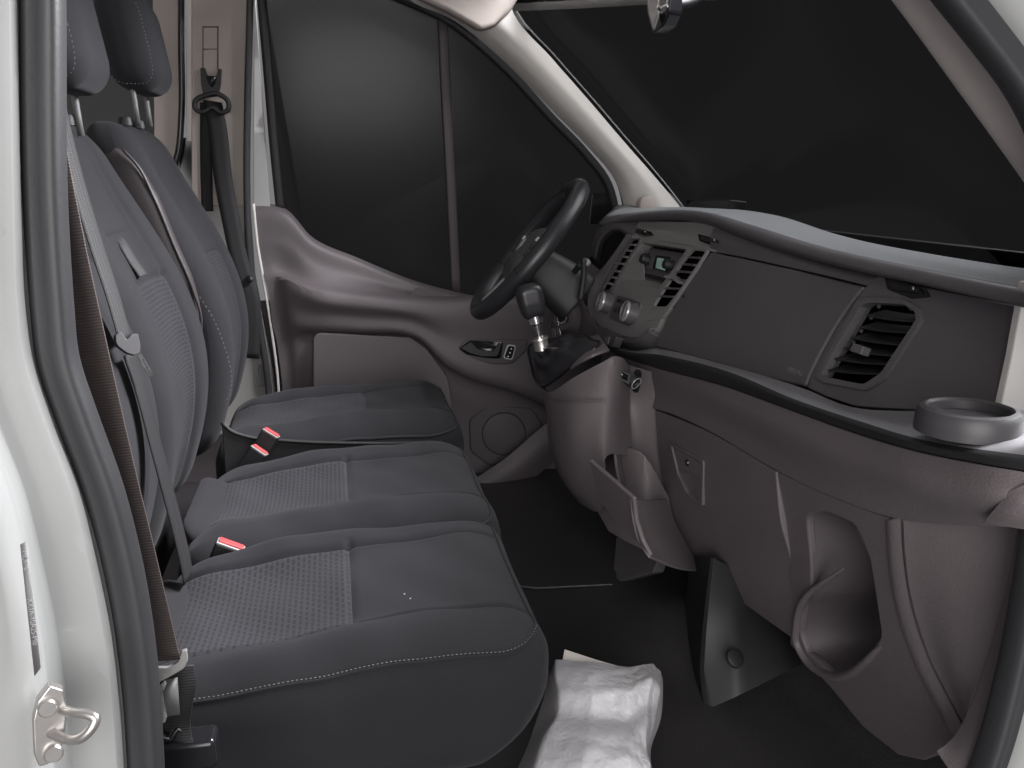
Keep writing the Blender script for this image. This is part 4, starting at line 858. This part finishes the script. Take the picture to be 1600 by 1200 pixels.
mk('latch_scoop', [gu(*zl(*p), o) for p, o in (((800, 590), .004), ((895, 640), .0004), ((870, 752), .0006), ((950, 660), .0004), ((950, 815), .004), ((858, 756), .004))], [(0, 5, 2, 1), (1, 2, 4, 3), (2, 5, 4)], 'lower', lt, smooth=False)
lathe('lock_cylinder', [(0, .0015), (.0045, .0015), (.0055, .003), (.0065, .0)], gu(*zl(864, 548), .0035), GP[1], 'gloss', lt, n=16)
# ---- panel with the side pocket, near the door
LP = plane3(U(1213, 735, x=.838), U(1386, 812, x=.832), U(1330, 1110, x=.915)); lu = lambda a, b, o=0.: U(a, b, pl=LP, off=o)
po = [z6(*p) for p in ((718, 358), (800, 395), (900, 438), (1030, 488), (1035, 600), (1058, 750), (1110, 905), (1200, 1080), (1218, 1125), (1185, 1160), (1130, 1180), (1060, 1165), (960, 1085), (870, 975), (800, 900), (752, 850), (752, 760), (760, 700), (742, 640), (728, 540))]
hole = [z6(*p) for p in ((800, 486), (850, 470), (940, 510), (978, 600), (1000, 740), (1012, 825), (985, 862), (930, 925), (880, 935), (800, 872), (782, 820), (790, 745), (815, 700), (812, 600))]
pp = plate('pocket_panel', [lu(a, b) for a, b in po], LP[1], .012, 'lower', DB_, holes=[rnd([lu(a, b) for a, b in hole], .3)], bevel=.004, seg=3)
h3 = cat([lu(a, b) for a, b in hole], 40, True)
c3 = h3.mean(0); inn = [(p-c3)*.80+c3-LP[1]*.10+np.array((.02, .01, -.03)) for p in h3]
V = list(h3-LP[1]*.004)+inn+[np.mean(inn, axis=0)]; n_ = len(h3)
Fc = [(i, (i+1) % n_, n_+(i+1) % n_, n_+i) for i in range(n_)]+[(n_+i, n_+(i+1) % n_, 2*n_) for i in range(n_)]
o = mk('pocket_liner', V, face_cam(V, Fc), 'door', pp)  # darker taupe than the panel, painting shade into the pocket
# raised rim of the pocket, thicker round the lower lip
rim = [z6(*p) for p in ((884, 640), (845, 672), (808, 705), (785, 745), (775, 800), (776, 845), (800, 890), (840, 925), (885, 940), (930, 930), (975, 895), (1010, 855), (1045, 835))]
sweep('pocket_lip', [lu(a, b, -.012 if i in (0, 12) else -.004 if i in (1, 11) else .001) for i, (a, b) in enumerate(rim)], circ(.006, 8, .008), 'lower', pp, n=50, up=LP[1], scale=(.25, .7, .8, 1, 1, 1, 1, 1, 1.05, 1.1, 1, .8, .25), sub=1)
# inner divider seen inside the pocket
plate('pocket_divider', rnd([lu(*z6(*p), -.05) for p in ((850, 500), (930, 520), (985, 640), (1010, 810), (960, 760), (890, 650), (845, 560))], .2), LP[1], .004, 'lower', pp, bevel=.002)
# ---- end cheek next to the door
ckL = [(1386, 812), (1389, 870), (1402, 952), (1430, 1036), (1478, 1132), (1489, 1156)]; ckR = [(1592, 822), (1582, 880), (1562, 960), (1540, 1040), (1512, 1108), (1498, 1158)]
loft('end_cheek', [[lu(a-2, b, .001) for a, b in ckL], [lu(a+10, b-2, .004) for a, b in ckL], [lu(a+22, b-3, -.002) for a, b in ckL], [lu(a+22, b-3, -.002)*.5+U(c, d, y=-.385)*.5+np.array((-.004, -.006, 0)) for (a, b), (c, d) in zip(ckL, ckR)], [U(c, d, y=-.385) for c, d in ckR]], 30, 16, 'lower', DB_)
tube('cheek_groove', [lu(a+22, b-3, -.0015) for a, b in ckL], .0012, 'black', DB_, n=30, m=6)
loft('roll_end_cap', [[U(a, b, x=x) for a, b, x in c] for c in (((1534, 818, .812), (1556, 790, .805), (1575, 768, .806), (1612, 750, .82)), ((1560, 822, .815), (1580, 800, .808), (1600, 780, .81), (1640, 765, .83)), ((1625, 832, .84), (1635, 815, .835), (1645, 800, .835), (1665, 785, .845)))], 16, 8, 'lower', DB_)
# ---- gear console (pod) and open tray
pcol = [[(846, 607, .66), (853, 640, .665), (858, 690, .675), (875, 745, .70), (905, 786, .74)],
        [(862, 612, .645), (866, 645, .65), (868, 700, .66), (890, 760, .69), (915, 792, .73)],
        [(905, 585, .665), (906, 640, .665), (905, 700, .675), (915, 760, .70), (935, 800, .735)],
        [(950, 562, .70), (950, 600, .703), (949, 640, .706), (948, 680, .71), (948, 713, .715)],
        [(985, 572, .80), (985, 610, .80), (985, 645, .80), (987, 685, .80), (988, 713, .80)]]
pod = loft('gear_console', [mkc(c) for c in pcol], 30, 30, 'lower', DB_)
tube('console_seam', [U(a, b, x=x-.004) for a, b, x in ((856, 622, .647), (868, 625, .646), (905, 626, .662), (946, 626, .700))], .0014, 'door', pod, n=24, m=6)
loft('console_top', [[U(a, b, x=x) for a, b, x in c] for c in (((846, 607, .66), (880, 582, .675), (930, 552, .70), (952, 545, .74)), ((830, 570, .70), (850, 555, .72), (890, 535, .76), (935, 522, .80)))], 16, 6, 'lower', DB_)
loft('console_side', [[U(a, b, x=x) for a, b, x in c] for c in (((950, 562, .72), (965, 566, .80), (1020, 582, .845)), ((960, 640, .735), (990, 640, .82), (1024, 640, .856)), ((965, 730, .75), (1000, 735, .84), (1032, 722, .87)), ((985, 812, .78), (1030, 830, .86), (1064, 838, .89)))], 20, 20, 'lower', DB_)
TP1 = plane3(U(920, 720, x=.655), U(989, 779, x=.683), U(1000, 850, x=.707))
tA_ = [U(a, b, pl=TP1) for a, b in ((920, 719), (955, 749), (989, 779), (993, 815), (1003, 846), (1016, 870), (985, 838), (955, 806), (942, 790), (930, 756))]
tr = plate('open_tray', tA_, TP1[1], .008, 'lower', DB_, bevel=.003)
loft('tray_front', [[U(a, b, x=x) for a, b, x in c] for c in (((989, 779, .686), (1012, 781, .745), (1042, 779, .845)), ((993, 815, .696), (1022, 818, .76), (1055, 815, .86)), ((1003, 848, .710), (1040, 855, .78), (1073, 850, .878)), ((1018, 870, .725), (1055, 886, .795), (1096, 892, .895)))], 16, 16, 'lower', tr)
loft('tray_back', [[U(912, 706, x=.735), U(955, 700, x=.765), U(1000, 706, x=.80), U(1045, 775, x=.868)], [U(925, 780, x=.75), U(965, 790, x=.775), U(1010, 800, x=.81), U(1058, 830, x=.88)], [U(950, 830, x=.765), U(985, 850, x=.79), U(1030, 870, x=.83), U(1080, 885, x=.90)]], 16, 8, 'lower', tr)
plate('tray_floor', [U(a, b, z=.19) for a, b in ((924, 760), (990, 810), (1060, 800), (1000, 720))], (0, 0, 1), .01, 'black', tr)
# badge plate, power socket and hook
BP = plane3(U(950, 562, x=.702), U(1020, 582, x=.826), U(990, 640, x=.800)); bu = lambda a, b, o=0.: U(a, b, pl=BP, off=o)
zb = lambda a, b: (930+a*.0667, 540+b*.0667)
bd = plate('badge_plate', [bu(*zb(*p), .004) for p in ((320, 440), (800, 660), (760, 890), (280, 620))], BP[1], .006, 'dashdark', DB_, bevel=.001)
plate('badge_strip', [bu(*zb(*p), .0045) for p in ((330, 470), (740, 660), (715, 800), (300, 590))], BP[1], .001, 'gloss', bd, bevel=0)
plate('badge_square', [bu(*zb(*p), .0052) for p in ((330, 475), (440, 520), (440, 600), (315, 575))], BP[1], .001, 'orange', bd, bevel=0)
lathe('badge_dot', [(0, .0003), (.0024, .0003), (.0024, 0)], bu(*zb(375, 540), .0053), BP[1], 'paper', bd, n=14)
for k, (a, b, h_) in enumerate(((470, 585, 26), (497, 598, 30), (522, 610, 22), (547, 620, 34), (572, 632, 28), (592, 645, 20))):
    plate('badge_lettering', [bu(*zb(a-9, b-h_), .0052), bu(*zb(a+9, b-h_+8), .0052), bu(*zb(a+9, b+h_), .0052), bu(*zb(a-9, b+h_-8), .0052)], BP[1], .0005, 'white', bd, bevel=0)
so = lathe('power_socket', [(0, .004), (.009, .004), (.0105, .009), (.013, .009), (.0145, .0), (.0145, -.01)], bu(*zb(870, 810), .002), BP[1], 'black', DB_, n=24)
lathe('socket_ring', [(.0105, .0095), (.0125, .0098), (.013, .0085)], bu(*zb(870, 810), .002), BP[1], 'silver', so, n=24, ring=True)
plate('socket_flap', rnd([bu(*zb(*p), .006) for p in ((930, 560), (1010, 545), (1045, 600), (1010, 900), (960, 1070), (860, 1060))], .25), BP[1], .006, 'gloss', so, bevel=.002)
hk = plate('bag_hook', rnd([U(*zc_(*p), x=.835) for p in ((70, 940), (220, 1030), (190, 1110), (60, 1040))], .12), (-1, -.2, .2), .02, 'dashdark', DB_, bevel=.002)
plate('hook_catch', [U(*zc_(*p), x=.832) for p in ((130, 1020), (165, 1022), (150, 1085), (125, 1070))], (-1, -.2, .2), .003, 'stack', hk, bevel=.0005)
# support bracket under the glove box
bk0 = loft('floor_bracket', [[U(a, b, x=x) for a, b, x in c] for c in (
    ((1078, 870, .90), (1070, 950, .875), (1067, 1000, .86), (1072, 1045, .84), (1092, 1106, .815)),
    ((1112, 870, .85), (1102, 950, .83), (1096, 1010, .818), (1094, 1060, .808), (1100, 1111, .803)),
    ((1150, 890, .90), (1150, 960, .885), (1152, 1010, .87), (1152, 1050, .86), (1152, 1088, .855)),
    ((1205, 920, .98), (1210, 970, .965), (1220, 1000, .96), (1228, 1025, .955), (1232, 1048, .95)),
    ((1235, 950, 1.02), (1238, 990, 1.0), (1244, 1010, .99), (1250, 1028, .985), (1254, 1038, .98)))], 5, 30, 'black', DB_, solid=.01, bevel=.003, lin=True)
PB3 = plane3(U(1112, 950, x=.84), U(1152, 1050, x=.86), U(1215, 985, x=.962))
lathe('bracket_plug', [(0, .003), (.0135, .003), (.0155, .0015), (.0165, -.004)], U(1149, 1028, x=.852), PB3[1], 'black', bk0, n=28)
plate('tunnel_cover', [U(a, b, x=x) for a, b, x in ((962, 838, .84), (1000, 842, .86), (1030, 870, .87), (1020, 895, .85), (956, 912, .80))], (-1, -.3, .2), .03, 'dashdark', DB_, bevel=.004)

# ================================================================== STEERING
YW = .945
Wt, Wb = U(903, 292, y=YW), U(748, 486, y=YW); wc = (Wt+Wb)/2; wu = (Wt-Wb); Rw = np.linalg.norm(wu)/2; wu /= 2*Rw; wl_ = np.array((.10, 1., 0)); wl_ -= wu*np.dot(wl_, wu); wl_ /= np.linalg.norm(wl_); wn = np.cross(wl_, wu); wn = wn if wn[0] < 0 else -wn
SW = root('steering_wheel', 'black leather steering wheel with grey hub in front of the driver seat', 'steering wheel', tuple(wc))
ring = lambda r, a, o=0.: wc+(wu*math.sin(a)+wl_*math.cos(a))*r+wn*o
path = [ring(Rw, 2*math.pi*i/48) for i in range(48)]
sweep('wheel_grip', path, circ(.0195, 14, .0205), 'wheel', SW, closed=True, n=120, up=wn)
for a in (70, 110, 200, 340): sweep('grip_seam', [ring(Rw+.0198*math.cos(q), R(a), .0208*math.sin(q)) for q in np.linspace(0, 2*math.pi, 14)[:-1]], circ(.0008, 5), 'gloss', SW, closed=True, n=24, up=np.cross(wn, ring(1, R(a))-wc))
def hubdef(L):
    P = np.outer(L[:, 0], wl_)+np.outer(L[:, 1], wu)+np.outer(L[:, 2], wn); k = np.abs(L[:, 0]/.09)
    P -= np.outer(np.clip(k, 0, 1)**2*.014, wn); P += np.outer(np.clip(1-(L[:, 1]/.09)**2, 0, 1)*.008, wn)
    return P+wc-wn*.012-wu*.012
V, Fc, L = rbox((.175, .15, .05), (.045, .045, .02), (24, 24, 8), hubdef)
hb = parts_of(V, Fc, L, lambda c: 'b', {'b': ('hub', 'hub', None)}, SW, [0, 1])['b']
lathe('emblem', [(0, .003), (.016, .003), (.019, .001), (.019, -.004)], wc+wn*.0195-wu*.002, wn, 'silver', hb, n=28)
for s in (-1, 1):
    sweep('spoke', [wc+wl_*s*.07+wu*.0-wn*.012, wc+wl_*s*.12+wu*.005-wn*.006, wc+wl_*s*(Rw-.005)+wu*.012], rect(.026, .010, .7), 'hub', SW, n=12, up=wn, sub=1)
    for k in range(3): block('spoke_button', wc+wl_*s*(.098+.0*k)+wu*(.022-.02*k)+wn*.012, (.014, .012, .006), 'silver' if k == 0 else 'black', SW, rot=np.array([wl_, wu, wn]).T, bevel=.002)
    sweep('lower_spoke', [wc-wu*.06+wl_*s*.035-wn*.01, wc-wu*.11+wl_*s*.042-wn*.006, wc-wu*(Rw-.004)+wl_*s*.05], rect(.011, .007, .7), 'silver', SW, n=10, up=wn, sub=1)
# column shroud, stalk, ignition: part of the dash
cs0, cs1 = wc-wn*.03-wu*.015, wc-wn*.165-wu*.015
CL = sweep('column_shroud', [cs0, cs0*.6+cs1*.4, cs1], rect(.058, .062, .6, 4), 'black', DB_, n=16, up=wu, scale=(.72, .95, 1.05), bevel=0, sub=1)
a0 = U(902, 430, y=.86)
tube('stalk', [U(895, 428, y=.90), U(908, 412, y=.84)], .007, 'black', CL, n=6)
sweep('stalk_grip', [U(912, 402, y=.83), U(912, 430, y=.835), U(906, 470, y=.84)], rect(.009, .007, .8), 'black', CL, n=12, up=(1, 0, 0), sub=1)
lathe('stalk_end', [(0, .006), (.007, .004), (.009, 0), (.009, -.004)], U(916, 410, y=.83), (-.5, -.8, .4), 'stack', CL, n=16)
IG = U(880, 497, x=.80); igd = np.array((-.75, -.62, .22))
lathe('ignition_boss', [(.0, .0), (.030, .0), (.034, -.006), (.040, -.05)], IG, igd, 'door', DB_, n=32)
ig = lathe('ignition_barrel', [(0, .006), (.013, .006), (.016, .003), (.018, -.004)], IG, igd, 'gloss', DB_, n=28)
lathe('ignition_ring', [(.0125, .0068), (.0155, .0068), (.0165, .004)], IG, igd, 'chrome', ig, n=28, ring=True)
loft('column_surround', [[U(a, b, x=.86) for a, b in ((845, 478), (880, 455), (905, 462), (918, 480))], [U(a, b, x=.845) for a, b in ((848, 500), (880, 480), (910, 492), (930, 510))], [U(a, b, x=.84) for a, b in ((850, 530), (885, 528), (915, 530), (945, 545))]], 16, 12, 'door', DB_)
# keys
KY = root('key_ring', 'small steel key ring hanging from the ignition behind the gear lever', 'keys', tuple(U(866, 512, x=.775)))
sweep('ring', [U(866+7*math.cos(q), 508+7*math.sin(q), x=.772) for q in np.linspace(0, 2*math.pi, 17)[:-1]], circ(.001, 6), 'chrome', KY, closed=True, n=32, up=(1, .4, 0))
plate('key', rnd([U(a, b, x=.774) for a, b in ((868, 512), (873, 512), (876, 524), (871, 525))], .2), (-1, -.3, 0), .002, 'steel', KY, bevel=.0005)
plate('key', rnd([U(a, b, x=.776) for a, b in ((861, 513), (866, 514), (869, 528), (863, 527))], .2), (-1, -.3, 0), .002, 'stack', KY, bevel=.0005)

# ================================================================== GEAR LEVER
YG = .70
GL = root('gear_lever', 'black gear lever with chrome collar and creased leather boot', 'gear lever', tuple(U(845, 560, y=YG)))
ktop, kbot, sbot = U(826, 455, y=YG), U(834, 490, y=YG), U(846, 540, y=YG)
ax = ktop-kbot; kl = np.linalg.norm(ax); ax /= kl
def kdef(L):
    a = np.cross(ax, (0, 1, 0)); a /= np.linalg.norm(a); b = np.cross(ax, a); s = L[:, 2]/.06
    w_ = 1-.35*np.clip(-s-.05, 0, 1); return (kbot+ktop)/2+np.outer(L[:, 0]*w_, a)+np.outer(L[:, 1]*w_, b)+np.outer(L[:, 2]+.004*np.cos(L[:, 0]*60), ax)
V, Fc, L = rbox((.054, .048, .07), (.014, .015, .014), (14, 14, 16), kdef)
kb = parts_of(V, Fc, L, lambda c: 'b', {'b': ('gear_knob', 'leather', None)}, GL, [0, 2])['b']
aa = np.cross(ax, (0, 1, 0)); aa /= np.linalg.norm(aa)
sg = 1 if aa[0] < 0 else -1
sweep('knob_trim', [(kbot+ktop)/2+aa*sg*.0175*math.cos(q)*(1.0)+ax*.030*math.sin(q)+np.array((0, -.012, 0)) for q in np.linspace(R(-60), R(100), 14)], circ(.0016, 6), 'chrome', kb, n=30, up=(0, 1, 0))
dn = (sbot-kbot)/np.linalg.norm(sbot-kbot)
lathe('collar', [(.0, 0), (.0145, 0), (.015, .018), (.011, .022), (.0, .024)], kbot+dn*.002, dn, 'chrome', GL, n=20)
lathe('gear_shaft', [(.0, 0), (.009, 0), (.009, .03), (.008, .034), (.011, .04), (.011, .05), (.0, .05)], kbot+dn*.02, dn, 'chrome', GL, n=16)
lathe('reverse_collar', [(.0, 0), (.017, 0), (.018, .004), (.0155, .006), (.0155, .016), (.017, .026), (.0, .026)], kbot+dn*.052, dn, 'steel', GL, n=20)
# leather boot: rings from neck to the stretched base
base = cat([U(a, b, x=x) for a, b, x in ((826, 545, .66), (832, 575, .652), (845, 604, .648), (856, 600, .655), (885, 578, .675), (915, 556, .70), (930, 545, .725), (925, 532, .76), (900, 524, .78), (870, 530, .76), (845, 535, .71))], 48, True)
neck_c = kbot+dn*.074; bx = np.array((.8, 0, .6)); V = []; m = 48
cb = base.mean(0)
rsd = np.random.RandomState(3); ph = rsd.rand(8)*6
for k in range(15):
    s = k/14; cen = neck_c*(1-s)+cb*s
    for i in range(m):
        d = base[i]-cb; dn_ = d/np.linalg.norm(d)
        r = (.014*(1-s)+np.linalg.norm(d)*(s**.8)); bul = .016*math.sin(math.pi*s)
        th = 2*math.pi*i/m
        fold = .0045*math.sin(math.pi*s)*(math.sin(5*th+ph[0]+2.5*s)+.7*math.sin(9*th+ph[1]-4*s))+.003*math.sin(s*16+2*math.sin(th*2+ph[2]))*math.sin(math.pi*s)
        V.append(cen+dn_*(r*(.55+.45*s) if s < .5 else r*(.55+.45*s))+dn_*fold+np.array((-.3, -.45, .75))*(bul+fold*.6))
Fc = [(k*m+i, k*m+(i+1) % m, (k+1)*m+(i+1) % m, (k+1)*m+i) for k in range(14) for i in range(m)]
mk('boot', V, Fc, 'leather', GL, sub=1)
sweep('boot_rim', list(base[::3]), circ(.004, 8), 'gloss', GL, closed=True, n=60, up=(-.5, -.3, .8))
# ================================================================== PEDALS
for i, (px, lab) in enumerate(((815, 'black pedal seen in the dark driver footwell beside the door'), (858, 'black pedal in the dark footwell beside the gear console'))):
    r = root('pedal', lab, 'pedal', tuple(U(px, 820, x=.88)), 'foot pedals')
    tube('pedal_arm', [U(px+40, 745, x=1.0), U(px+20, 780, x=.96), U(px+4, 805, x=.90)], .008, 'gloss', r)
    block('pedal_pad', U(px, 812, x=.89), (.02, .07, .05), 'mat', r, rot=((.8, 0, .6), (0, 1, 0), (-.6, 0, .8)), bevel=.005)
# ================================================================== FLOOR MAT, BAG, CRUMBS
fm = plate('floor_mat', [U(a, b, z=.007) for a, b in ((745, 840), (900, 820), (972, 870), (958, 912), (840, 918), (785, 912))], (0, 0, 1), .005, 'mat', None, bevel=.002)
tag(fm, 'black rubber mat in the driver footwell', 'mat')
def bag():
    n1, n2 = 70, 90; V = []
    A = [U(a, b, z=z) for a, b, z in ((868, 1046, .17), (862, 1020, .165), (940, 1036, .17), (1000, 1042, .165), (1030, 1050, .15), (1038, 1060, .13))]
    rows_ = [  # px, py, height above the floor
        [(866, 1036, .12), (868, 1030, .15), (925, 1034, .165), (985, 1042, .165), (1020, 1036, .16), (1033, 1050, .14), (1036, 1062, .09)],
        [(858, 1056, .10), (866, 1050, .155), (920, 1056, .175), (985, 1062, .172), (1018, 1058, .17), (1032, 1072, .15), (1036, 1090, .07)],
        [(846, 1100, .08), (872, 1085, .155), (925, 1092, .17), (985, 1100, .17), (1014, 1098, .165), (1028, 1110, .14), (1031, 1130, .05)],
        [(836, 1130, .06), (872, 1112, .15), (925, 1118, .165), (985, 1124, .165), (1012, 1128, .16), (1020, 1140, .13), (1020, 1160, .03)],
        [(822, 1170, .04), (850, 1150, .14), (920, 1150, .165), (985, 1155, .165), (1010, 1165, .155), (1014, 1180, .12), (1018, 1200, .03)],
        [(806, 1205, .03), (835, 1195, .13), (910, 1195, .16), (985, 1200, .16), (1018, 1205, .15), (1022, 1215, .11), (1022, 1235, .02)],
        [(785, 1255, .02), (820, 1245, .11), (905, 1245, .14), (990, 1250, .14), (1020, 1255, .13), (1026, 1265, .09), (1026, 1285, .01)],
        [(770, 1310, .006), (810, 1305, .03), (905, 1305, .05), (990, 1308, .05), (1022, 1310, .04), (1030, 1318, .02), (1030, 1335, .004)]]
    C = [[U(a, b, z=z) for a, b, z in r] for r in rows_]
    G = np.array([[[np.interp(q, np.linspace(0, 1, len(c)), np.array(c)[:, k]) for k in range(3)] for q in np.linspace(0, 1, n1)] for c in C]); G = np.array([cat(G[:, i], n2) for i in range(n1)])
    rs = np.random.RandomState(5)
    for i in range(n1):
        for j in range(n2):
            u, v = i/(n1-1), j/(n2-1); e = math.sin(math.pi*u)**.5
            f = 0.
            for k in range(5):      # radiating creases
                a = .9*k+.4; f += .0008*(abs(math.sin((u*math.cos(a)+v*math.sin(a))*(17+5*k)+3*math.sin(v*6+k)+2.2*math.sin(u*7+2*k)))-.6)
            f += .003*math.exp(-((v-.22-.05*math.sin(u*7))/.035)**2)-.006*math.exp(-((v-.33-.04*math.sin(u*6))/.06)**2)
            f += rs.randn()*.0004
            G[i, j] += np.array((.2, -.45, .85))*f*e
    V = G.reshape(-1, 3); Fc = [(i*n2+j, i*n2+j+1, (i+1)*n2+j+1, (i+1)*n2+j) for i in range(n1-1) for j in range(n2-1)]
    return V, Fc
BG = root('plastic_bag', 'crumpled white plastic bag on the floor in front of the bench', 'bag', tuple(U(940, 1150, z=0)))
V, Fc = bag(); mk('bag_film', V, face_cam(V, Fc), 'bagm', BG, solid=.0008, sub=1)
pg = plate('paper_insert', [U(a, b, z=z) for a, b, z in ((882, 1014, .155), (930, 1030, .158), (966, 1040, .158), (1000, 1046, .158), (1000, 1075, .14), (873, 1060, .14))], (-.2, -.5, .8), .006, 'paper', BG, bevel=.001)
for (a, b, z, s), lab in zip(((632, 928, .372, .0010), (641, 935, .372, .0011), (586, 737, .352, .0008)), ('thin white crumb on the passenger cushion', 'round white crumb on the passenger cushion', 'tiny white crumb on the middle bench cushion')):
    o = lathe('crumb', [(0, s*.6), (s*.8, s*.4), (s, 0), (s*.6, -s*.5), (0, -s*.6)], U(a, b, z=z), (.2, .1, 1), 'white', None, n=7); tag(o, lab, 'crumb', 'crumbs on the bench')
